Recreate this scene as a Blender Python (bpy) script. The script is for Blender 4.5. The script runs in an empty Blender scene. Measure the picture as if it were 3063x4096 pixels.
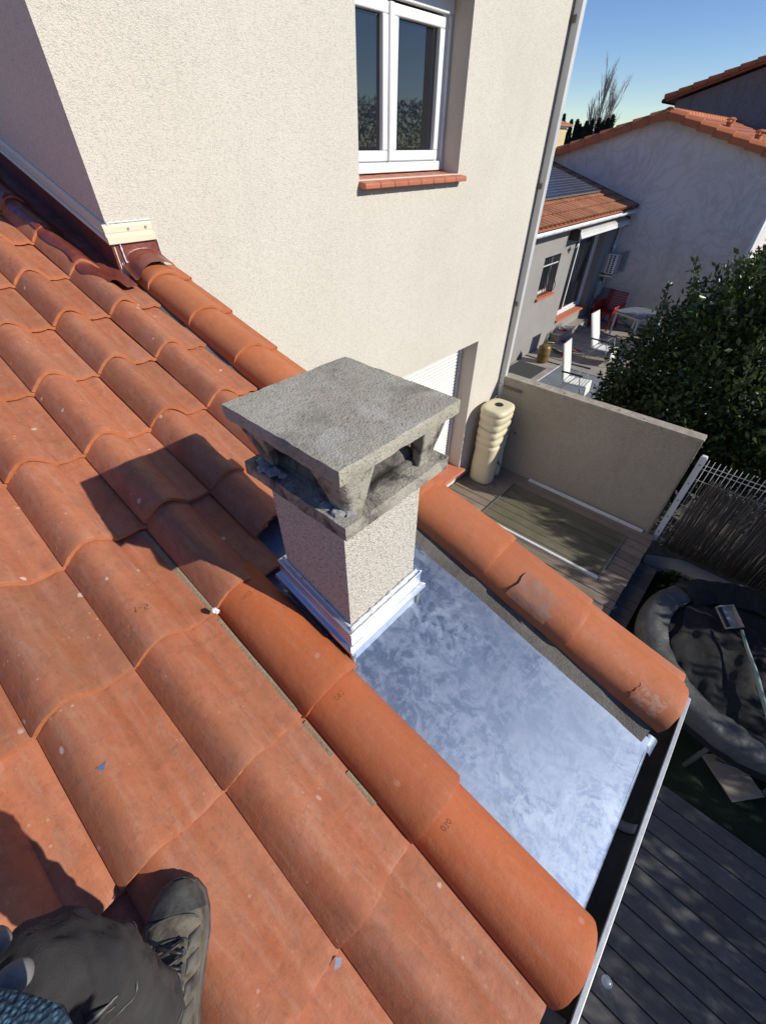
import bpy, bmesh, math, random
from math import sin, cos, pi, radians, sqrt, atan2
from mathutils import Vector, Matrix, noise as mnoise
import numpy as np
random.seed(7)
SC = bpy.context.scene
COL = SC.collection

# ------------------------------------------------------------------ camera, sky, sun
CAM = Vector((0, 0, 3.65))
YAW, PIT, ROL, TH = radians(-41.7057), radians(41.6314), radians(-0.5246), radians(15.4756)
fw = Vector((sin(YAW)*cos(PIT), cos(YAW)*cos(PIT), -sin(PIT)))
rt = Vector((cos(YAW), -sin(YAW), 0)); dn = fw.cross(rt)
r2 = cos(ROL)*rt + sin(ROL)*dn; d2 = -sin(ROL)*rt + cos(ROL)*dn
cd = bpy.data.cameras.new('camera'); cam = bpy.data.objects.new('camera', cd); COL.objects.link(cam)
cam.matrix_world = Matrix(((r2.x, -d2.x, -fw.x, CAM.x), (r2.y, -d2.y, -fw.y, CAM.y), (r2.z, -d2.z, -fw.z, CAM.z), (0, 0, 0, 1)))
cd.sensor_fit = 'HORIZONTAL'; cd.sensor_width = 36; cd.lens = 1669.57/3063*36
cd.clip_start = .02; cd.clip_end = 3000
SC.camera = cam
SUN_EL, SUN_AZ = radians(31), radians(20)          # azimuth measured from +X towards +Y
world = bpy.data.worlds.new('World'); SC.world = world; world.use_nodes = True
wn = world.node_tree; wn.nodes.clear()
wo = wn.nodes.new('ShaderNodeOutputWorld'); wb = wn.nodes.new('ShaderNodeBackground'); sk = wn.nodes.new('ShaderNodeTexSky')
sk.sky_type = 'NISHITA'; sk.sun_disc = False; sk.sun_elevation = SUN_EL; sk.sun_rotation = pi/2 - SUN_AZ
sk.altitude = 1200; sk.air_density = 1.0; sk.dust_density = 0.0; sk.ozone_density = 3.0
wb.inputs[1].default_value = .13
hsv = wn.nodes.new('ShaderNodeHueSaturation'); hsv.inputs['Saturation'].default_value = 1.18; hsv.inputs['Hue'].default_value = .515
wn.links.new(sk.outputs[0], hsv.inputs['Color']); wn.links.new(hsv.outputs[0], wb.inputs[0]); wn.links.new(wb.outputs[0], wo.inputs[0])
sd = bpy.data.lights.new('sun', 'SUN'); sd.energy = 5.0; sd.angle = radians(.55); sd.color = (1, .955, .87)
sun = bpy.data.objects.new('sun', sd); COL.objects.link(sun)
sv = Vector((cos(SUN_EL)*cos(SUN_AZ), cos(SUN_EL)*sin(SUN_AZ), sin(SUN_EL)))
sun.rotation_euler = sv.to_track_quat('Z', 'Y').to_euler(); sun.location = sv*30
vs = SC.view_settings; vs.view_transform = 'Standard'; vs.look = 'None'; vs.gamma = 1; vs.exposure = 0.0
vs.use_curve_mapping = False

# ------------------------------------------------------------------ helpers
class MB:
    def __init__(s): s.v = []; s.f = []; s.m = []
    def add(s, vs, fs, m=0):
        o = len(s.v); s.v += [tuple(p) for p in vs]
        for f in fs: s.f.append(tuple(o+i for i in f)); s.m.append(m)
        return s
    def box(s, a, b, m=0, T=None):
        x0, y0, z0 = a; x1, y1, z1 = b
        vs = [(x0,y0,z0),(x1,y0,z0),(x1,y1,z0),(x0,y1,z0),(x0,y0,z1),(x1,y0,z1),(x1,y1,z1),(x0,y1,z1)]
        if T: vs = [T @ Vector(p) for p in vs]
        return s.add(vs, [(0,3,2,1),(4,5,6,7),(0,1,5,4),(1,2,6,5),(2,3,7,6),(3,0,4,7)], m)
    def bar(s, p, q, w, h=None, up=(0,0,1), m=0):
        p = Vector(p); q = Vector(q); h = h or w; d = (q-p); L = d.length; d.normalize()
        u = Vector(up)
        if abs(d.dot(u)) > .98: u = Vector((1,0,0))
        a = d.cross(u).normalized(); b = a.cross(d).normalized()
        T = Matrix(((a.x,d.x,b.x,p.x),(a.y,d.y,b.y,p.y),(a.z,d.z,b.z,p.z),(0,0,0,1)))
        return s.box((-w/2,0,-h/2),(w/2,L,h/2),m,T)
    def tube(s, pts, r, seg=8, m=0, cap=True):
        pts = [Vector(p) for p in pts]; n = len(pts)
        rs = r if isinstance(r,(list,tuple)) else [r]*n
        d0 = (pts[1]-pts[0]).normalized(); u = Vector((0,0,1)) if abs(d0.z) < .9 else Vector((1,0,0))
        a = d0.cross(u).normalized(); vs = []
        for i,p in enumerate(pts):
            d = (pts[min(i+1,n-1)]-pts[max(i-1,0)]).normalized()
            a = (a - d*a.dot(d)).normalized(); b = d.cross(a)
            for k in range(seg):
                t = 2*pi*k/seg; vs.append(p + (a*cos(t)+b*sin(t))*rs[i])
        fs = [(i*seg+k, i*seg+(k+1)%seg, (i+1)*seg+(k+1)%seg, (i+1)*seg+k) for i in range(n-1) for k in range(seg)]
        if cap: fs += [tuple(range(seg))[::-1], tuple(range((n-1)*seg, n*seg))]
        return s.add(vs, fs, m)
    def lathe(s, prof, c=(0,0,0), seg=24, m=0, sx=1, sy=1, T=None):
        vs = []; n = len(prof)
        for r,z in prof:
            for k in range(seg):
                t = 2*pi*k/seg; p = Vector((r*cos(t)*sx, r*sin(t)*sy, z))
                vs.append((T @ p if T else p) + Vector(c))
        fs = [(i*seg+k, i*seg+(k+1)%seg, (i+1)*seg+(k+1)%seg, (i+1)*seg+k) for i in range(n-1) for k in range(seg)]
        fs += [tuple(range(seg))[::-1], tuple(range((n-1)*seg, n*seg))]
        return s.add(vs, fs, m)
    def grid(s, fn, nu, nv, m=0, flip=False):
        vs = [fn(i/nu, j/nv) for i in range(nu+1) for j in range(nv+1)]; w = nv+1
        fs = [(i*w+j, (i+1)*w+j, (i+1)*w+j+1, i*w+j+1) for i in range(nu) for j in range(nv)]
        if flip: fs = [f[::-1] for f in fs]
        return s.add(vs, fs, m)
    def prism(s, poly, fn, m=0):
        """poly: 2D ring; fn(p, k) -> 3D for k=0,1"""
        n = len(poly); vs = [fn(p,0) for p in poly]+[fn(p,1) for p in poly]
        fs = [tuple(range(n))[::-1], tuple(range(n,2*n))]+[(i,(i+1)%n,n+(i+1)%n,n+i) for i in range(n)]
        return s.add(vs, fs, m)
    def loft(s, rings, m=0, cap=True, closed=True):
        n = len(rings[0]); vs = [p for r in rings for p in r]
        fs = [(i*n+k, i*n+(k+1)%n, (i+1)*n+(k+1)%n, (i+1)*n+k) for i in range(len(rings)-1) for k in range(n if closed else n-1)]
        if cap and closed: fs += [tuple(range(n))[::-1], tuple(range((len(rings)-1)*n, len(rings)*n))]
        return s.add(vs, fs, m)
    def mesh(s, name, mats, smooth=False, fix=True):
        me = bpy.data.meshes.new(name); me.from_pydata([tuple(p) for p in s.v], [], s.f)
        for m in (mats if isinstance(mats,(list,tuple)) else [mats]): me.materials.append(m)
        me.polygons.foreach_set('material_index', s.m)
        if fix:
            bm = bmesh.new(); bm.from_mesh(me); bmesh.ops.recalc_face_normals(bm, faces=bm.faces); bm.to_mesh(me); bm.free()
        if smooth:
            if smooth is True: me.polygons.foreach_set('use_smooth', [True]*len(me.polygons))
            else: me.shade_smooth() if hasattr(me,'shade_smooth') else None; me.set_sharp_from_angle(angle=radians(smooth))
        me.update(); return me
    def build(s, name, mats, parent=None, smooth=False, bevel=0, fix=True, seg=2):
        o = link(name, s.mesh(name, mats, smooth, fix), parent)
        if bevel:
            b = o.modifiers.new('bevel','BEVEL'); b.width = bevel; b.segments = seg; b.limit_method = 'ANGLE'; b.angle_limit = radians(35)
            if not smooth:
                o.data.shade_smooth(); o.data.set_sharp_from_angle(angle=radians(32))
        return o
def link(name, me, parent=None):
    o = bpy.data.objects.new(name, me); COL.objects.link(o)
    if parent: o.parent = parent
    return o
def tag(o, label, cat, group=None):
    o['label'] = label; o['category'] = cat
    if group: o['group'] = group
    return o
def thing(name, label, cat, loc=(0,0,0), rot=(0,0,0), group=None):
    o = link(name, None); o.location = loc; o.rotation_euler = rot; o.empty_display_size = .1
    return tag(o, label, cat, group)
def part(name, parent):                      # an empty that is a part with sub-parts
    o = link(name, None, parent); o.empty_display_size = .05; return o
def struct(o): o['kind'] = 'structure'; return o
def stuff(o): o['kind'] = 'stuff'; return o
def nz(x,y,z=0.,s=1.): return mnoise.noise(Vector((x*s,y*s,z*s)))
def lerp(a,b,t): return a+(b-a)*t
def interp(pts, x):
    for (x0,y0),(x1,y1) in zip(pts,pts[1:]):
        if x <= x1: return y0+(y1-y0)*max(0,(x-x0))/(x1-x0)
    return pts[-1][1]
# roof frame: s runs down the slope, y across, h above the tile bed
SV = Vector((cos(TH),0,-sin(TH))); NV = Vector((sin(TH),0,cos(TH))); ORG = CAM - NV*1.15
def RP(s,y,h=0.): return ORG + SV*s + Vector((0,y,0)) + NV*h
ROOF_ROT = (0, TH, 0)

# ------------------------------------------------------------------ materials
def newmat(name):
    m = bpy.data.materials.new(name); m.use_nodes = True; nt = m.node_tree
    b = nt.nodes['Principled BSDF']; return m, nt, b
def N(nt, t, **kw):
    n = nt.nodes.new('ShaderNode'+t)
    for k,v in kw.items():
        if k.startswith('_'): setattr(n, k[1:], v)
        else: n.inputs[k].default_value = v
    return n
def coords(nt, rand=True, obj=False, scale=(1,1,1)):
    if obj: c = N(nt,'TexCoord').outputs['Object']
    else: c = N(nt,'NewGeometry').outputs['Position']
    mp = N(nt,'Mapping'); nt.links.new(c, mp.inputs[0]); mp.inputs['Scale'].default_value = scale
    if rand:
        oi = N(nt,'ObjectInfo'); mu = N(nt,'Math',_operation='MULTIPLY'); nt.links.new(oi.outputs['Random'],mu.inputs[0]); mu.inputs[1].default_value = 37.
        nt.links.new(mu.outputs[0], mp.inputs['Location'])
    return mp.outputs[0]
def noise(nt, co, scale, detail=4, rough=.55, dist=0.):
    n = N(nt,'TexNoise'); n.inputs['Scale'].default_value = scale; n.inputs['Detail'].default_value = detail
    n.inputs['Roughness'].default_value = rough; n.inputs['Distortion'].default_value = dist
    nt.links.new(co, n.inputs['Vector']); return n.outputs['Fac']
def voro(nt, co, scale, feat='F1'):
    n = N(nt,'TexVoronoi'); n.feature = feat; n.inputs['Scale'].default_value = scale; nt.links.new(co, n.inputs['Vector']); return n.outputs['Distance']
def ramp(nt, fac, stops, interp='LINEAR'):
    r = N(nt,'ValToRGB'); r.color_ramp.interpolation = interp; el = r.color_ramp.elements
    while len(el) > 1: el.remove(el[0])
    for i,(p,c) in enumerate(stops):
        e = el[0] if i == 0 else el.new(p)
        e.position = p; e.color = (c,c,c,1) if isinstance(c,(int,float)) else (*c,1)
    nt.links.new(fac, r.inputs[0]); return r.outputs[0]
def mix(nt, fac, a, b, mode='MIX'):
    n = N(nt,'Mix'); n.data_type = 'RGBA'; n.blend_type = mode
    for i,v in ((0,fac),(6,a),(7,b)):
        if isinstance(v,(int,float)): n.inputs[i].default_value = v
        elif isinstance(v,tuple): n.inputs[i].default_value = (*v,1)
        else: nt.links.new(v, n.inputs[i])
    return n.outputs[2]
def mth(nt, op, a, b=None):
    n = N(nt,'Math',_operation=op)
    for i,v in ((0,a),(1,b)):
        if v is None: continue
        if isinstance(v,(int,float)): n.inputs[i].default_value = v
        else: nt.links.new(v, n.inputs[i])
    return n.outputs[0]
def bump(nt, b, h, strength=.5, dist=.002, prev=None):
    n = N(nt,'Bump'); n.inputs['Strength'].default_value = strength; n.inputs['Distance'].default_value = dist
    nt.links.new(h, n.inputs['Height'])
    if prev: nt.links.new(prev, n.inputs['Normal'])
    nt.links.new(n.outputs[0], b.inputs['Normal']); return n.outputs[0]
def objrand(nt, col, amt):
    oi = N(nt,'ObjectInfo'); hs = N(nt,'HueSaturation')
    mr = N(nt,'MapRange'); nt.links.new(oi.outputs['Random'], mr.inputs[0]); mr.inputs[3].default_value = 1-amt; mr.inputs[4].default_value = 1+amt
    nt.links.new(mr.outputs[0], hs.inputs['Value'])
    if isinstance(col,tuple): hs.inputs['Color'].default_value = (*col,1)
    else: nt.links.new(col, hs.inputs['Color'])
    return hs.outputs[0]
def plain(name, c, rough=.6, metal=0., c2=None, scale=8, rand=0., bstr=0., bscale=150, bdist=.002, spec=.5, obj=False, stretch=(1,1,1), lo=.35, hi=.65):
    m, nt, b = newmat(name); co = coords(nt, obj=obj, scale=stretch); col = c
    if c2: col = mix(nt, ramp(nt, noise(nt,co,scale,5,.6), [(lo,0),(hi,1)]), c, c2)
    if rand: col = objrand(nt, col, rand)
    if isinstance(col,tuple): b.inputs['Base Color'].default_value = (*col,1)
    else: nt.links.new(col, b.inputs['Base Color'])
    b.inputs['Roughness'].default_value = rough; b.inputs['Metallic'].default_value = metal; b.inputs['Specular IOR Level'].default_value = spec
    if bstr: bump(nt, b, noise(nt,co,bscale,4,.6), bstr, bdist)
    return m
def terracotta(name, base, pale, dark, flecks=1., spec=.25, rand=.09, patches=.5):
    m, nt, b = newmat(name); co = coords(nt)
    n1 = noise(nt,co,7,6,.62,.4); n2 = noise(nt,co,23,5,.65); n3 = noise(nt,co,3.1,3,.5)
    c = mix(nt, ramp(nt,n1,[(.3,0),(.72,1)]), base, pale)
    c = mix(nt, ramp(nt,n2,[(.46,0),(.78,.55*patches)]), c, dark)
    c = mix(nt, ramp(nt,n3,[(.5,0),(.75,.5*patches)]), c, (.30,.15,.095))
    cs = coords(nt, obj=True, scale=(1.4,9,9)); st = noise(nt,cs,5,6,.7,.5)
    c = mix(nt, ramp(nt,st,[(.50,0),(.74,.55*patches)]), c, (.46,.26,.18))
    c = mix(nt, ramp(nt,noise(nt,co,60,5,.75),[(.52,0),(.72,.4*patches)]), c, tuple(.6*p for p in dark))
    if flecks:
        v = voro(nt,co,55); mask = ramp(nt, noise(nt,co,11,3,.6), [(.54,0),(.66,1)])
        dots = ramp(nt, v, [(.10,1),(.2,0)])
        f = mth(nt,'MULTIPLY',dots,mask); c = mix(nt, mth(nt,'MULTIPLY',f,.4*flecks), c, (.66,.52,.42))
        vb = mth(nt,'ADD',voro(nt,co,13),mth(nt,'MULTIPLY',noise(nt,co,70,4,.7),.22)); big_ = ramp(nt,vb,[(.185,1),(.215,0)])
        sp = mth(nt,'MULTIPLY',big_,ramp(nt,noise(nt,co,4.5,2,.5),[(.52,0),(.56,1)]))
        c = mix(nt, mth(nt,'MULTIPLY',sp,.72*flecks), c, (.66,.55,.48))
    c = objrand(nt, c, rand); nt.links.new(c, b.inputs['Base Color'])
    b.inputs['Specular IOR Level'].default_value = spec
    nt.links.new(ramp(nt,n2,[(.3,.55),(.7,.8)]), b.inputs['Roughness'])
    p = bump(nt,b,noise(nt,co,260,3,.6),.35,.0012); bump(nt,b,noise(nt,co,38,4,.6),.35,.004,p)
    return m
def render_coat(name, base, pale, grain=130, strength=1., dist=.006, dark=.8, dirt=.25, pit_shade=.35):
    m, nt, b = newmat(name); co = coords(nt, rand=False)
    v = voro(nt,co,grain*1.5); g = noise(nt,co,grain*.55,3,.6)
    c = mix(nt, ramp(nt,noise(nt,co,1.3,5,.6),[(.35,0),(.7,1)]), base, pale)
    c = mix(nt, mth(nt,'MULTIPLY',ramp(nt,v,[(.36,0),(.62,1)]),mth(nt,'MULTIPLY',ramp(nt,g,[(.35,1),(.62,.25)]),pit_shade)), c, tuple(x*.36 for x in base))  # shade of the roughcast pits painted dark into the colour
    cz = coords(nt, rand=False, scale=(2.2,2.2,.35))
    c = mix(nt, ramp(nt,noise(nt,cz,1.6,6,.65),[(.52,0),(.8,dirt)]), c, tuple(x*.6 for x in base))
    nt.links.new(c, b.inputs['Base Color']); b.inputs['Roughness'].default_value = .95; b.inputs['Specular IOR Level'].default_value = .15
    h = mth(nt,'ADD',mth(nt,'MULTIPLY',v,-1.),mth(nt,'MULTIPLY',g,.5)); bump(nt,b,h,strength,dist)
    return m
def concrete(name, c1, c2, soot=0., grain=160, spots=True, lichen=0.):
    m, nt, b = newmat(name); co = coords(nt, rand=False)
    c = mix(nt, ramp(nt,noise(nt,co,9,7,.65,.3),[(.32,0),(.68,1)]), c1, c2)
    c = mix(nt, ramp(nt,noise(nt,co,grain*1.4,3,.7),[(.36,.4),(.5,0)]), c, tuple(x*.4 for x in c1))
    if spots:
        c = mix(nt, ramp(nt,voro(nt,co,70),[(.12,.5),(.24,0)]), c, (.07,.065,.055))
        c = mix(nt, ramp(nt,noise(nt,co,6.5,6,.75,.8),[(.54,0),(.66,.55)]), c, (.5,.485,.45))
    if lichen: c = mix(nt, ramp(nt,noise(nt,co,5.2,5,.7,.4),[(.57,0),(.64,.5*lichen)]), c, (.45,.36,.22)); c = mix(nt, ramp(nt,noise(nt,co,3.4,6,.75,.6),[(.53,0),(.62,.55)]), c, (.17,.16,.13))
    if soot: c = mix(nt, ramp(nt,noise(nt,co,11,6,.7,.6),[(.47,0),(.62,soot)]), c, (.03,.028,.026))
    nt.links.new(c, b.inputs['Base Color']); b.inputs['Roughness'].default_value = .93; b.inputs['Specular IOR Level'].default_value = .2
    p = bump(nt,b,mth(nt,'ADD',noise(nt,co,grain*1.7,3,.6),mth(nt,'MULTIPLY',voro(nt,co,grain*1.3),-.6)),.7,.0025); bump(nt,b,noise(nt,co,40,4,.6),.35,.005,p)
    return m
def wood(name, c1, c2, axis='x', rand=.18, rough=.75, scale=1., pitch=0):
    m, nt, b = newmat(name); st = {'x':(1.2,14,14),'y':(14,1.2,14),'z':(14,14,1.2)}[axis]
    co = coords(nt, scale=tuple(k*scale for k in st)); co2 = coords(nt)
    c = mix(nt, ramp(nt,noise(nt,co,4,7,.7,.5),[(.3,0),(.7,1)]), c1, c2)
    c = mix(nt, ramp(nt,noise(nt,co2,2.2,5,.6),[(.45,0),(.75,.5)]), c, tuple(.6*x for x in c1))
    c = mix(nt, ramp(nt,noise(nt,co2,5,5,.7,.6),[(.56,0),(.72,.35)]), c, (.34,.33,.31))
    c = objrand(nt,c,rand); nt.links.new(c,b.inputs['Base Color']); b.inputs['Roughness'].default_value = rough; b.inputs['Specular IOR Level'].default_value = .3
    bump(nt,b,noise(nt,co,14,5,.7),.5,.002)
    return m
def zinc(name, c1, c2, r0=.28, r1=.6, scuff=1., metal=.95):
    m, nt, b = newmat(name); co = coords(nt, rand=False)
    big = noise(nt,co,3.2,4,.6,.6)
    fine = noise(nt,co,48,8,.72,.5); mid = noise(nt,co,17,7,.7,1.0)
    sx = noise(nt,coords(nt, rand=False, scale=(60,4,60)),1.6,6,.7,.25); sy = noise(nt,coords(nt, rand=False, scale=(5,90,5)),1.3,6,.7,.4)
    wv = N(nt,'TexWave'); wv.wave_type = 'RINGS'; wv.inputs['Scale'].default_value = 2.2; wv.inputs['Distortion'].default_value = 9.; wv.inputs['Detail'].default_value = 6; wv.inputs['Detail Scale'].default_value = 2.5; nt.links.new(co,wv.inputs['Vector'])
    f = mth(nt,'ADD',mth(nt,'MULTIPLY',fine,.42),mth(nt,'MULTIPLY',mid,.58))
    dk = mth(nt,'MULTIPLY',ramp(nt,f,[(.45,1),(.487,.6),(.51,.15),(.55,0)]),ramp(nt,big,[(.36,.12),(.60,.75*scuff)]))
    lt = mth(nt,'MULTIPLY',ramp(nt,f,[(.53,0),(.63,.55)]),ramp(nt,big,[(.36,.3),(.6,1)]))
    soft = ramp(nt,noise(nt,co,4,3,.5,.4),[(.3,.42),(.7,.58)])
    st = mth(nt,'MAXIMUM',ramp(nt,sx,[(.57,0),(.70,.35*scuff)]),ramp(nt,sy,[(.58,0),(.72,.3*scuff)]))
    ar = mth(nt,'MULTIPLY',ramp(nt,wv.outputs['Fac'],[(.9,0),(.97,.9*scuff)]),ramp(nt,big,[(.45,0),(.6,1)]))
    f = mth(nt,'ADD',mth(nt,'SUBTRACT',soft,mth(nt,'MULTIPLY',dk,.5)),mth(nt,'MULTIPLY',mth(nt,'ADD',mth(nt,'MAXIMUM',st,ar),lt),.42))
    f = ramp(nt,f,[(0,0),(1,1)])
    nt.links.new(mix(nt,f,c1,c2), b.inputs['Base Color']); nt.links.new(ramp(nt,f,[(0,r0),(1,r1)]), b.inputs['Roughness'])
    b.inputs['Metallic'].default_value = metal
    p = bump(nt,b,big,.25,.01); bump(nt,b,mid,.12,.002,p)
    return m
def glass_dark(name, c=(.012,.014,.018), rough=.02, alpha=1.):
    m, nt, b = newmat(name); b.inputs['Base Color'].default_value = (*c,1); b.inputs['Roughness'].default_value = rough
    b.inputs['IOR'].default_value = 1.52; b.inputs['Specular IOR Level'].default_value = .9
    return m
def leafmat(name, c1, c2, c3, rough=.42, trans=.25):
    m, nt, b = newmat(name); co = coords(nt, rand=False)
    c = mix(nt, ramp(nt,noise(nt,co,14,3,.7),[(.35,0),(.65,1)]), c1, c2)
    c = mix(nt, ramp(nt,noise(nt,co,3.2,3,.6),[(.52,0),(.7,.8)]), c, c3)
    nt.links.new(c,b.inputs['Base Color']); b.inputs['Roughness'].default_value = rough; b.inputs['Specular IOR Level'].default_value = .5
    tr = N(nt,'BsdfTranslucent'); nt.links.new(c,tr.inputs[0]); ms = N(nt,'MixShader'); ms.inputs[0].default_value = trans
    out = nt.nodes['Material Output']; nt.links.new(b.outputs[0],ms.inputs[1]); nt.links.new(tr.outputs[0],ms.inputs[2]); nt.links.new(ms.outputs[0],out.inputs[0])
    return m

M = {}
M['tile'] = terracotta('weathered_terracotta', (.39,.124,.054), (.455,.175,.09), (.205,.09,.06), spec=.36, rand=.13, patches=.95)
M['tile_edge'] = terracotta('terracotta_edge', (.45,.145,.055), (.50,.19,.085), (.27,.12,.07), flecks=.4)
M['tile_new'] = terracotta('fresh_terracotta', (.425,.112,.036), (.47,.135,.05), (.31,.085,.035), flecks=.2, rand=.07, patches=.45, spec=.3)
M['tile_verge'] = terracotta('verge_terracotta', (.44,.125,.04), (.50,.16,.06), (.27,.10,.05), flecks=.25, spec=.45, patches=.4)
M['mortar'] = concrete('mortar', (.11,.10,.085), (.19,.175,.15), spots=False)  # colour darkened to paint in the shadow under the verge overhang
M['mortar_tan'] = concrete('tan_mortar', (.25,.19,.12), (.34,.26,.17), spots=False)
M['mortar_new'] = concrete('pale_mortar', (.42,.41,.39), (.55,.54,.51), spots=False)
M['mortar_dab'] = concrete('smeared_mortar', (.27,.265,.26), (.38,.37,.36), spots=False)
M['wall'] = render_coat('cream_render', (.66,.612,.515), (.71,.66,.56), grain=140, strength=.7, dist=.003, dirt=.12, pit_shade=.42)
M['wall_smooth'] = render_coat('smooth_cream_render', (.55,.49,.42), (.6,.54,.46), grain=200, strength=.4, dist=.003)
M['stack'] = render_coat('chimney_roughcast', (.70,.645,.55), (.75,.695,.60), grain=235, strength=.8, dist=.003, dirt=.1, pit_shade=1.)
M['cap'] = concrete('weathered_cap_concrete', (.35,.32,.25), (.46,.43,.345), lichen=1)
M['plate'] = concrete('sooty_concrete', (.33,.305,.245), (.44,.41,.335), soot=.85, spots=False)
M['sooty'] = concrete('soot_blackened_concrete', (.10,.093,.08), (.22,.205,.17), soot=1., spots=False)
M['soot'] = plain('soot', (.012,.011,.01), .95)
M['zinc'] = zinc('zinc_sheet', (.08,.115,.195), (.32,.37,.455), r0=.5, r1=.64, scuff=1., metal=.8)
M['zinc_new'] = zinc('bright_zinc', (.62,.66,.7), (.8,.82,.84), r0=.28, r1=.45, scuff=.5)
M['bracket'] = plain('dull_grey_bracket',(.30,.29,.27),.6,.2)
M['trough'] = plain('dark_gutter_inside',(.06,.053,.044),.55,.35,(.10,.09,.075),14)  # near-black brown, darker than the other gutter parts
M['lip'] = plain('dull_galvanised_lip',(.60,.61,.60),.5,.35,(.5,.51,.5),60,bstr=.2,bscale=200)
M['gutter'] = zinc('galvanised_gutter', (.36,.37,.37), (.55,.56,.56), r0=.38, r1=.6, scuff=.6)
M['lead'] = plain('soldered_seam', (.4,.4,.39), .5, .8, bstr=.8, bscale=60, bdist=.004)
M['silicone'] = plain('silicone_sealant', (.62,.64,.66), .45, bstr=.4, bscale=90, bdist=.003)
M['flash_red'] = plain('red_brown_flashing', (.15,.032,.02), .33, 0, (.20,.05,.032), 14, bstr=.5, bscale=30, bdist=.006)
M['trim'] = plain('cream_metal_trim', (.72,.64,.47), .45)
M['pvc'] = plain('white_pvc', (.8,.8,.79), .35, c2=(.74,.74,.73), scale=3)
M['pvc_grey'] = plain('grey_pvc', (.60,.60,.58), .45, c2=(.5,.5,.48), scale=2.)
M['alu'] = plain('white_aluminium', (.7,.71,.71), .4, c2=(.62,.62,.61), scale=4)
M['rubber'] = plain('black_rubber', (.015,.015,.016), .7)
M['black'] = plain('black_plastic', (.018,.018,.018), .5)
M['pane'] = glass_dark('window_glass')
M['curtain'] = plain('dark_interior', (.03,.03,.032), .9)
M['sill'] = terracotta('glazed_sill_tile', (.42,.125,.06), (.47,.16,.085), (.3,.1,.06), flecks=.1, spec=.5, patches=.3)
M['shutter'] = plain('white_shutter', (.80,.79,.75), .5)
M['butt'] = plain('cream_polyethylene', (.66,.60,.40), .5, c2=(.60,.54,.36), scale=5, bstr=.15, bscale=120)
M['deck'] = wood('weathered_deck_wood', (.19,.145,.105), (.29,.235,.18), 'x')
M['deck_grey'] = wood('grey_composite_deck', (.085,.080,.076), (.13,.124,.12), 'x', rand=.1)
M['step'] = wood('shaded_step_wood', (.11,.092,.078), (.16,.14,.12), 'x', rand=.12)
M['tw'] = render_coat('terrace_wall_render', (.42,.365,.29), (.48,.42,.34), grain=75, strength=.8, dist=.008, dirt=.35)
M['coping'] = concrete('rough_coping', (.30,.26,.2), (.46,.41,.33), grain=120)
M['rust'] = plain('rusty_steel', (.14,.10,.075), .8, .3, (.22,.17,.13), 30)
M['white_metal'] = plain('white_powder_coat', (.72,.72,.72), .45)
M['reed'] = plain('reed', (.115,.095,.075), .8, c2=(.19,.165,.135), scale=40, rand=.35)
M['lawn'] = plain('artificial_lawn', (.016,.03,.012), .95, c2=(.03,.05,.02), scale=60, bstr=1, bscale=220, bdist=.02)
M['soil'] = plain('garden_soil', (.09,.075,.05), .95, c2=(.07,.085,.035), scale=.6, bstr=.8, bscale=12, bdist=.05)

# ------------------------------------------------------------------ ground
g = MB().grid(lambda u,v: (-420+840*u, -420+840*v, -.80), 8, 8).build('ground', M['soil'], fix=False); struct(g)
struct(MB().box((.0,-6,-.79),(9,5.02,-.46)).build('lawn', M['lawn']))

# ------------------------------------------------------------------ the extension we stand on: tiles, zinc, verge, walls
GAP0, TW_, GAUGE, END0 = -.021, .2165, .3565, .5775
ext = thing('extension_building', 'low extension roofed in orange interlocking clay tiles with a zinc valley sheet beside the chimney', 'building', ORG, ROOF_ROT)
S_PROF = [(.145*t, .019+.057*sin(pi*t)**.92+.0) for t in [k/16 for k in range(17)]][:-1]+[(.1435,.0205),(.148,.0215),(.155,.0195),(.168,.018),(.183,.019),(.196,.0205),(.206,.0185),(.217,.0125),(.229,.0075)]
B_PROF = [(.09*(-cos(a))+.09, .082*sin(a)**.92-.004) for a in [pi*i/18 for i in range(19)]]
V_PROF = [(.003,.0)]+[(.092-.089*cos(a), .006+.072*sin(a)**.9) for a in [pi*i/16 for i in range(1,14)]]+[(.181,.040),(.186,.033),(.200,.031),(.222,.029),(.2265,.024),(.2275,-.06),(.228,-.095)]
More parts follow.
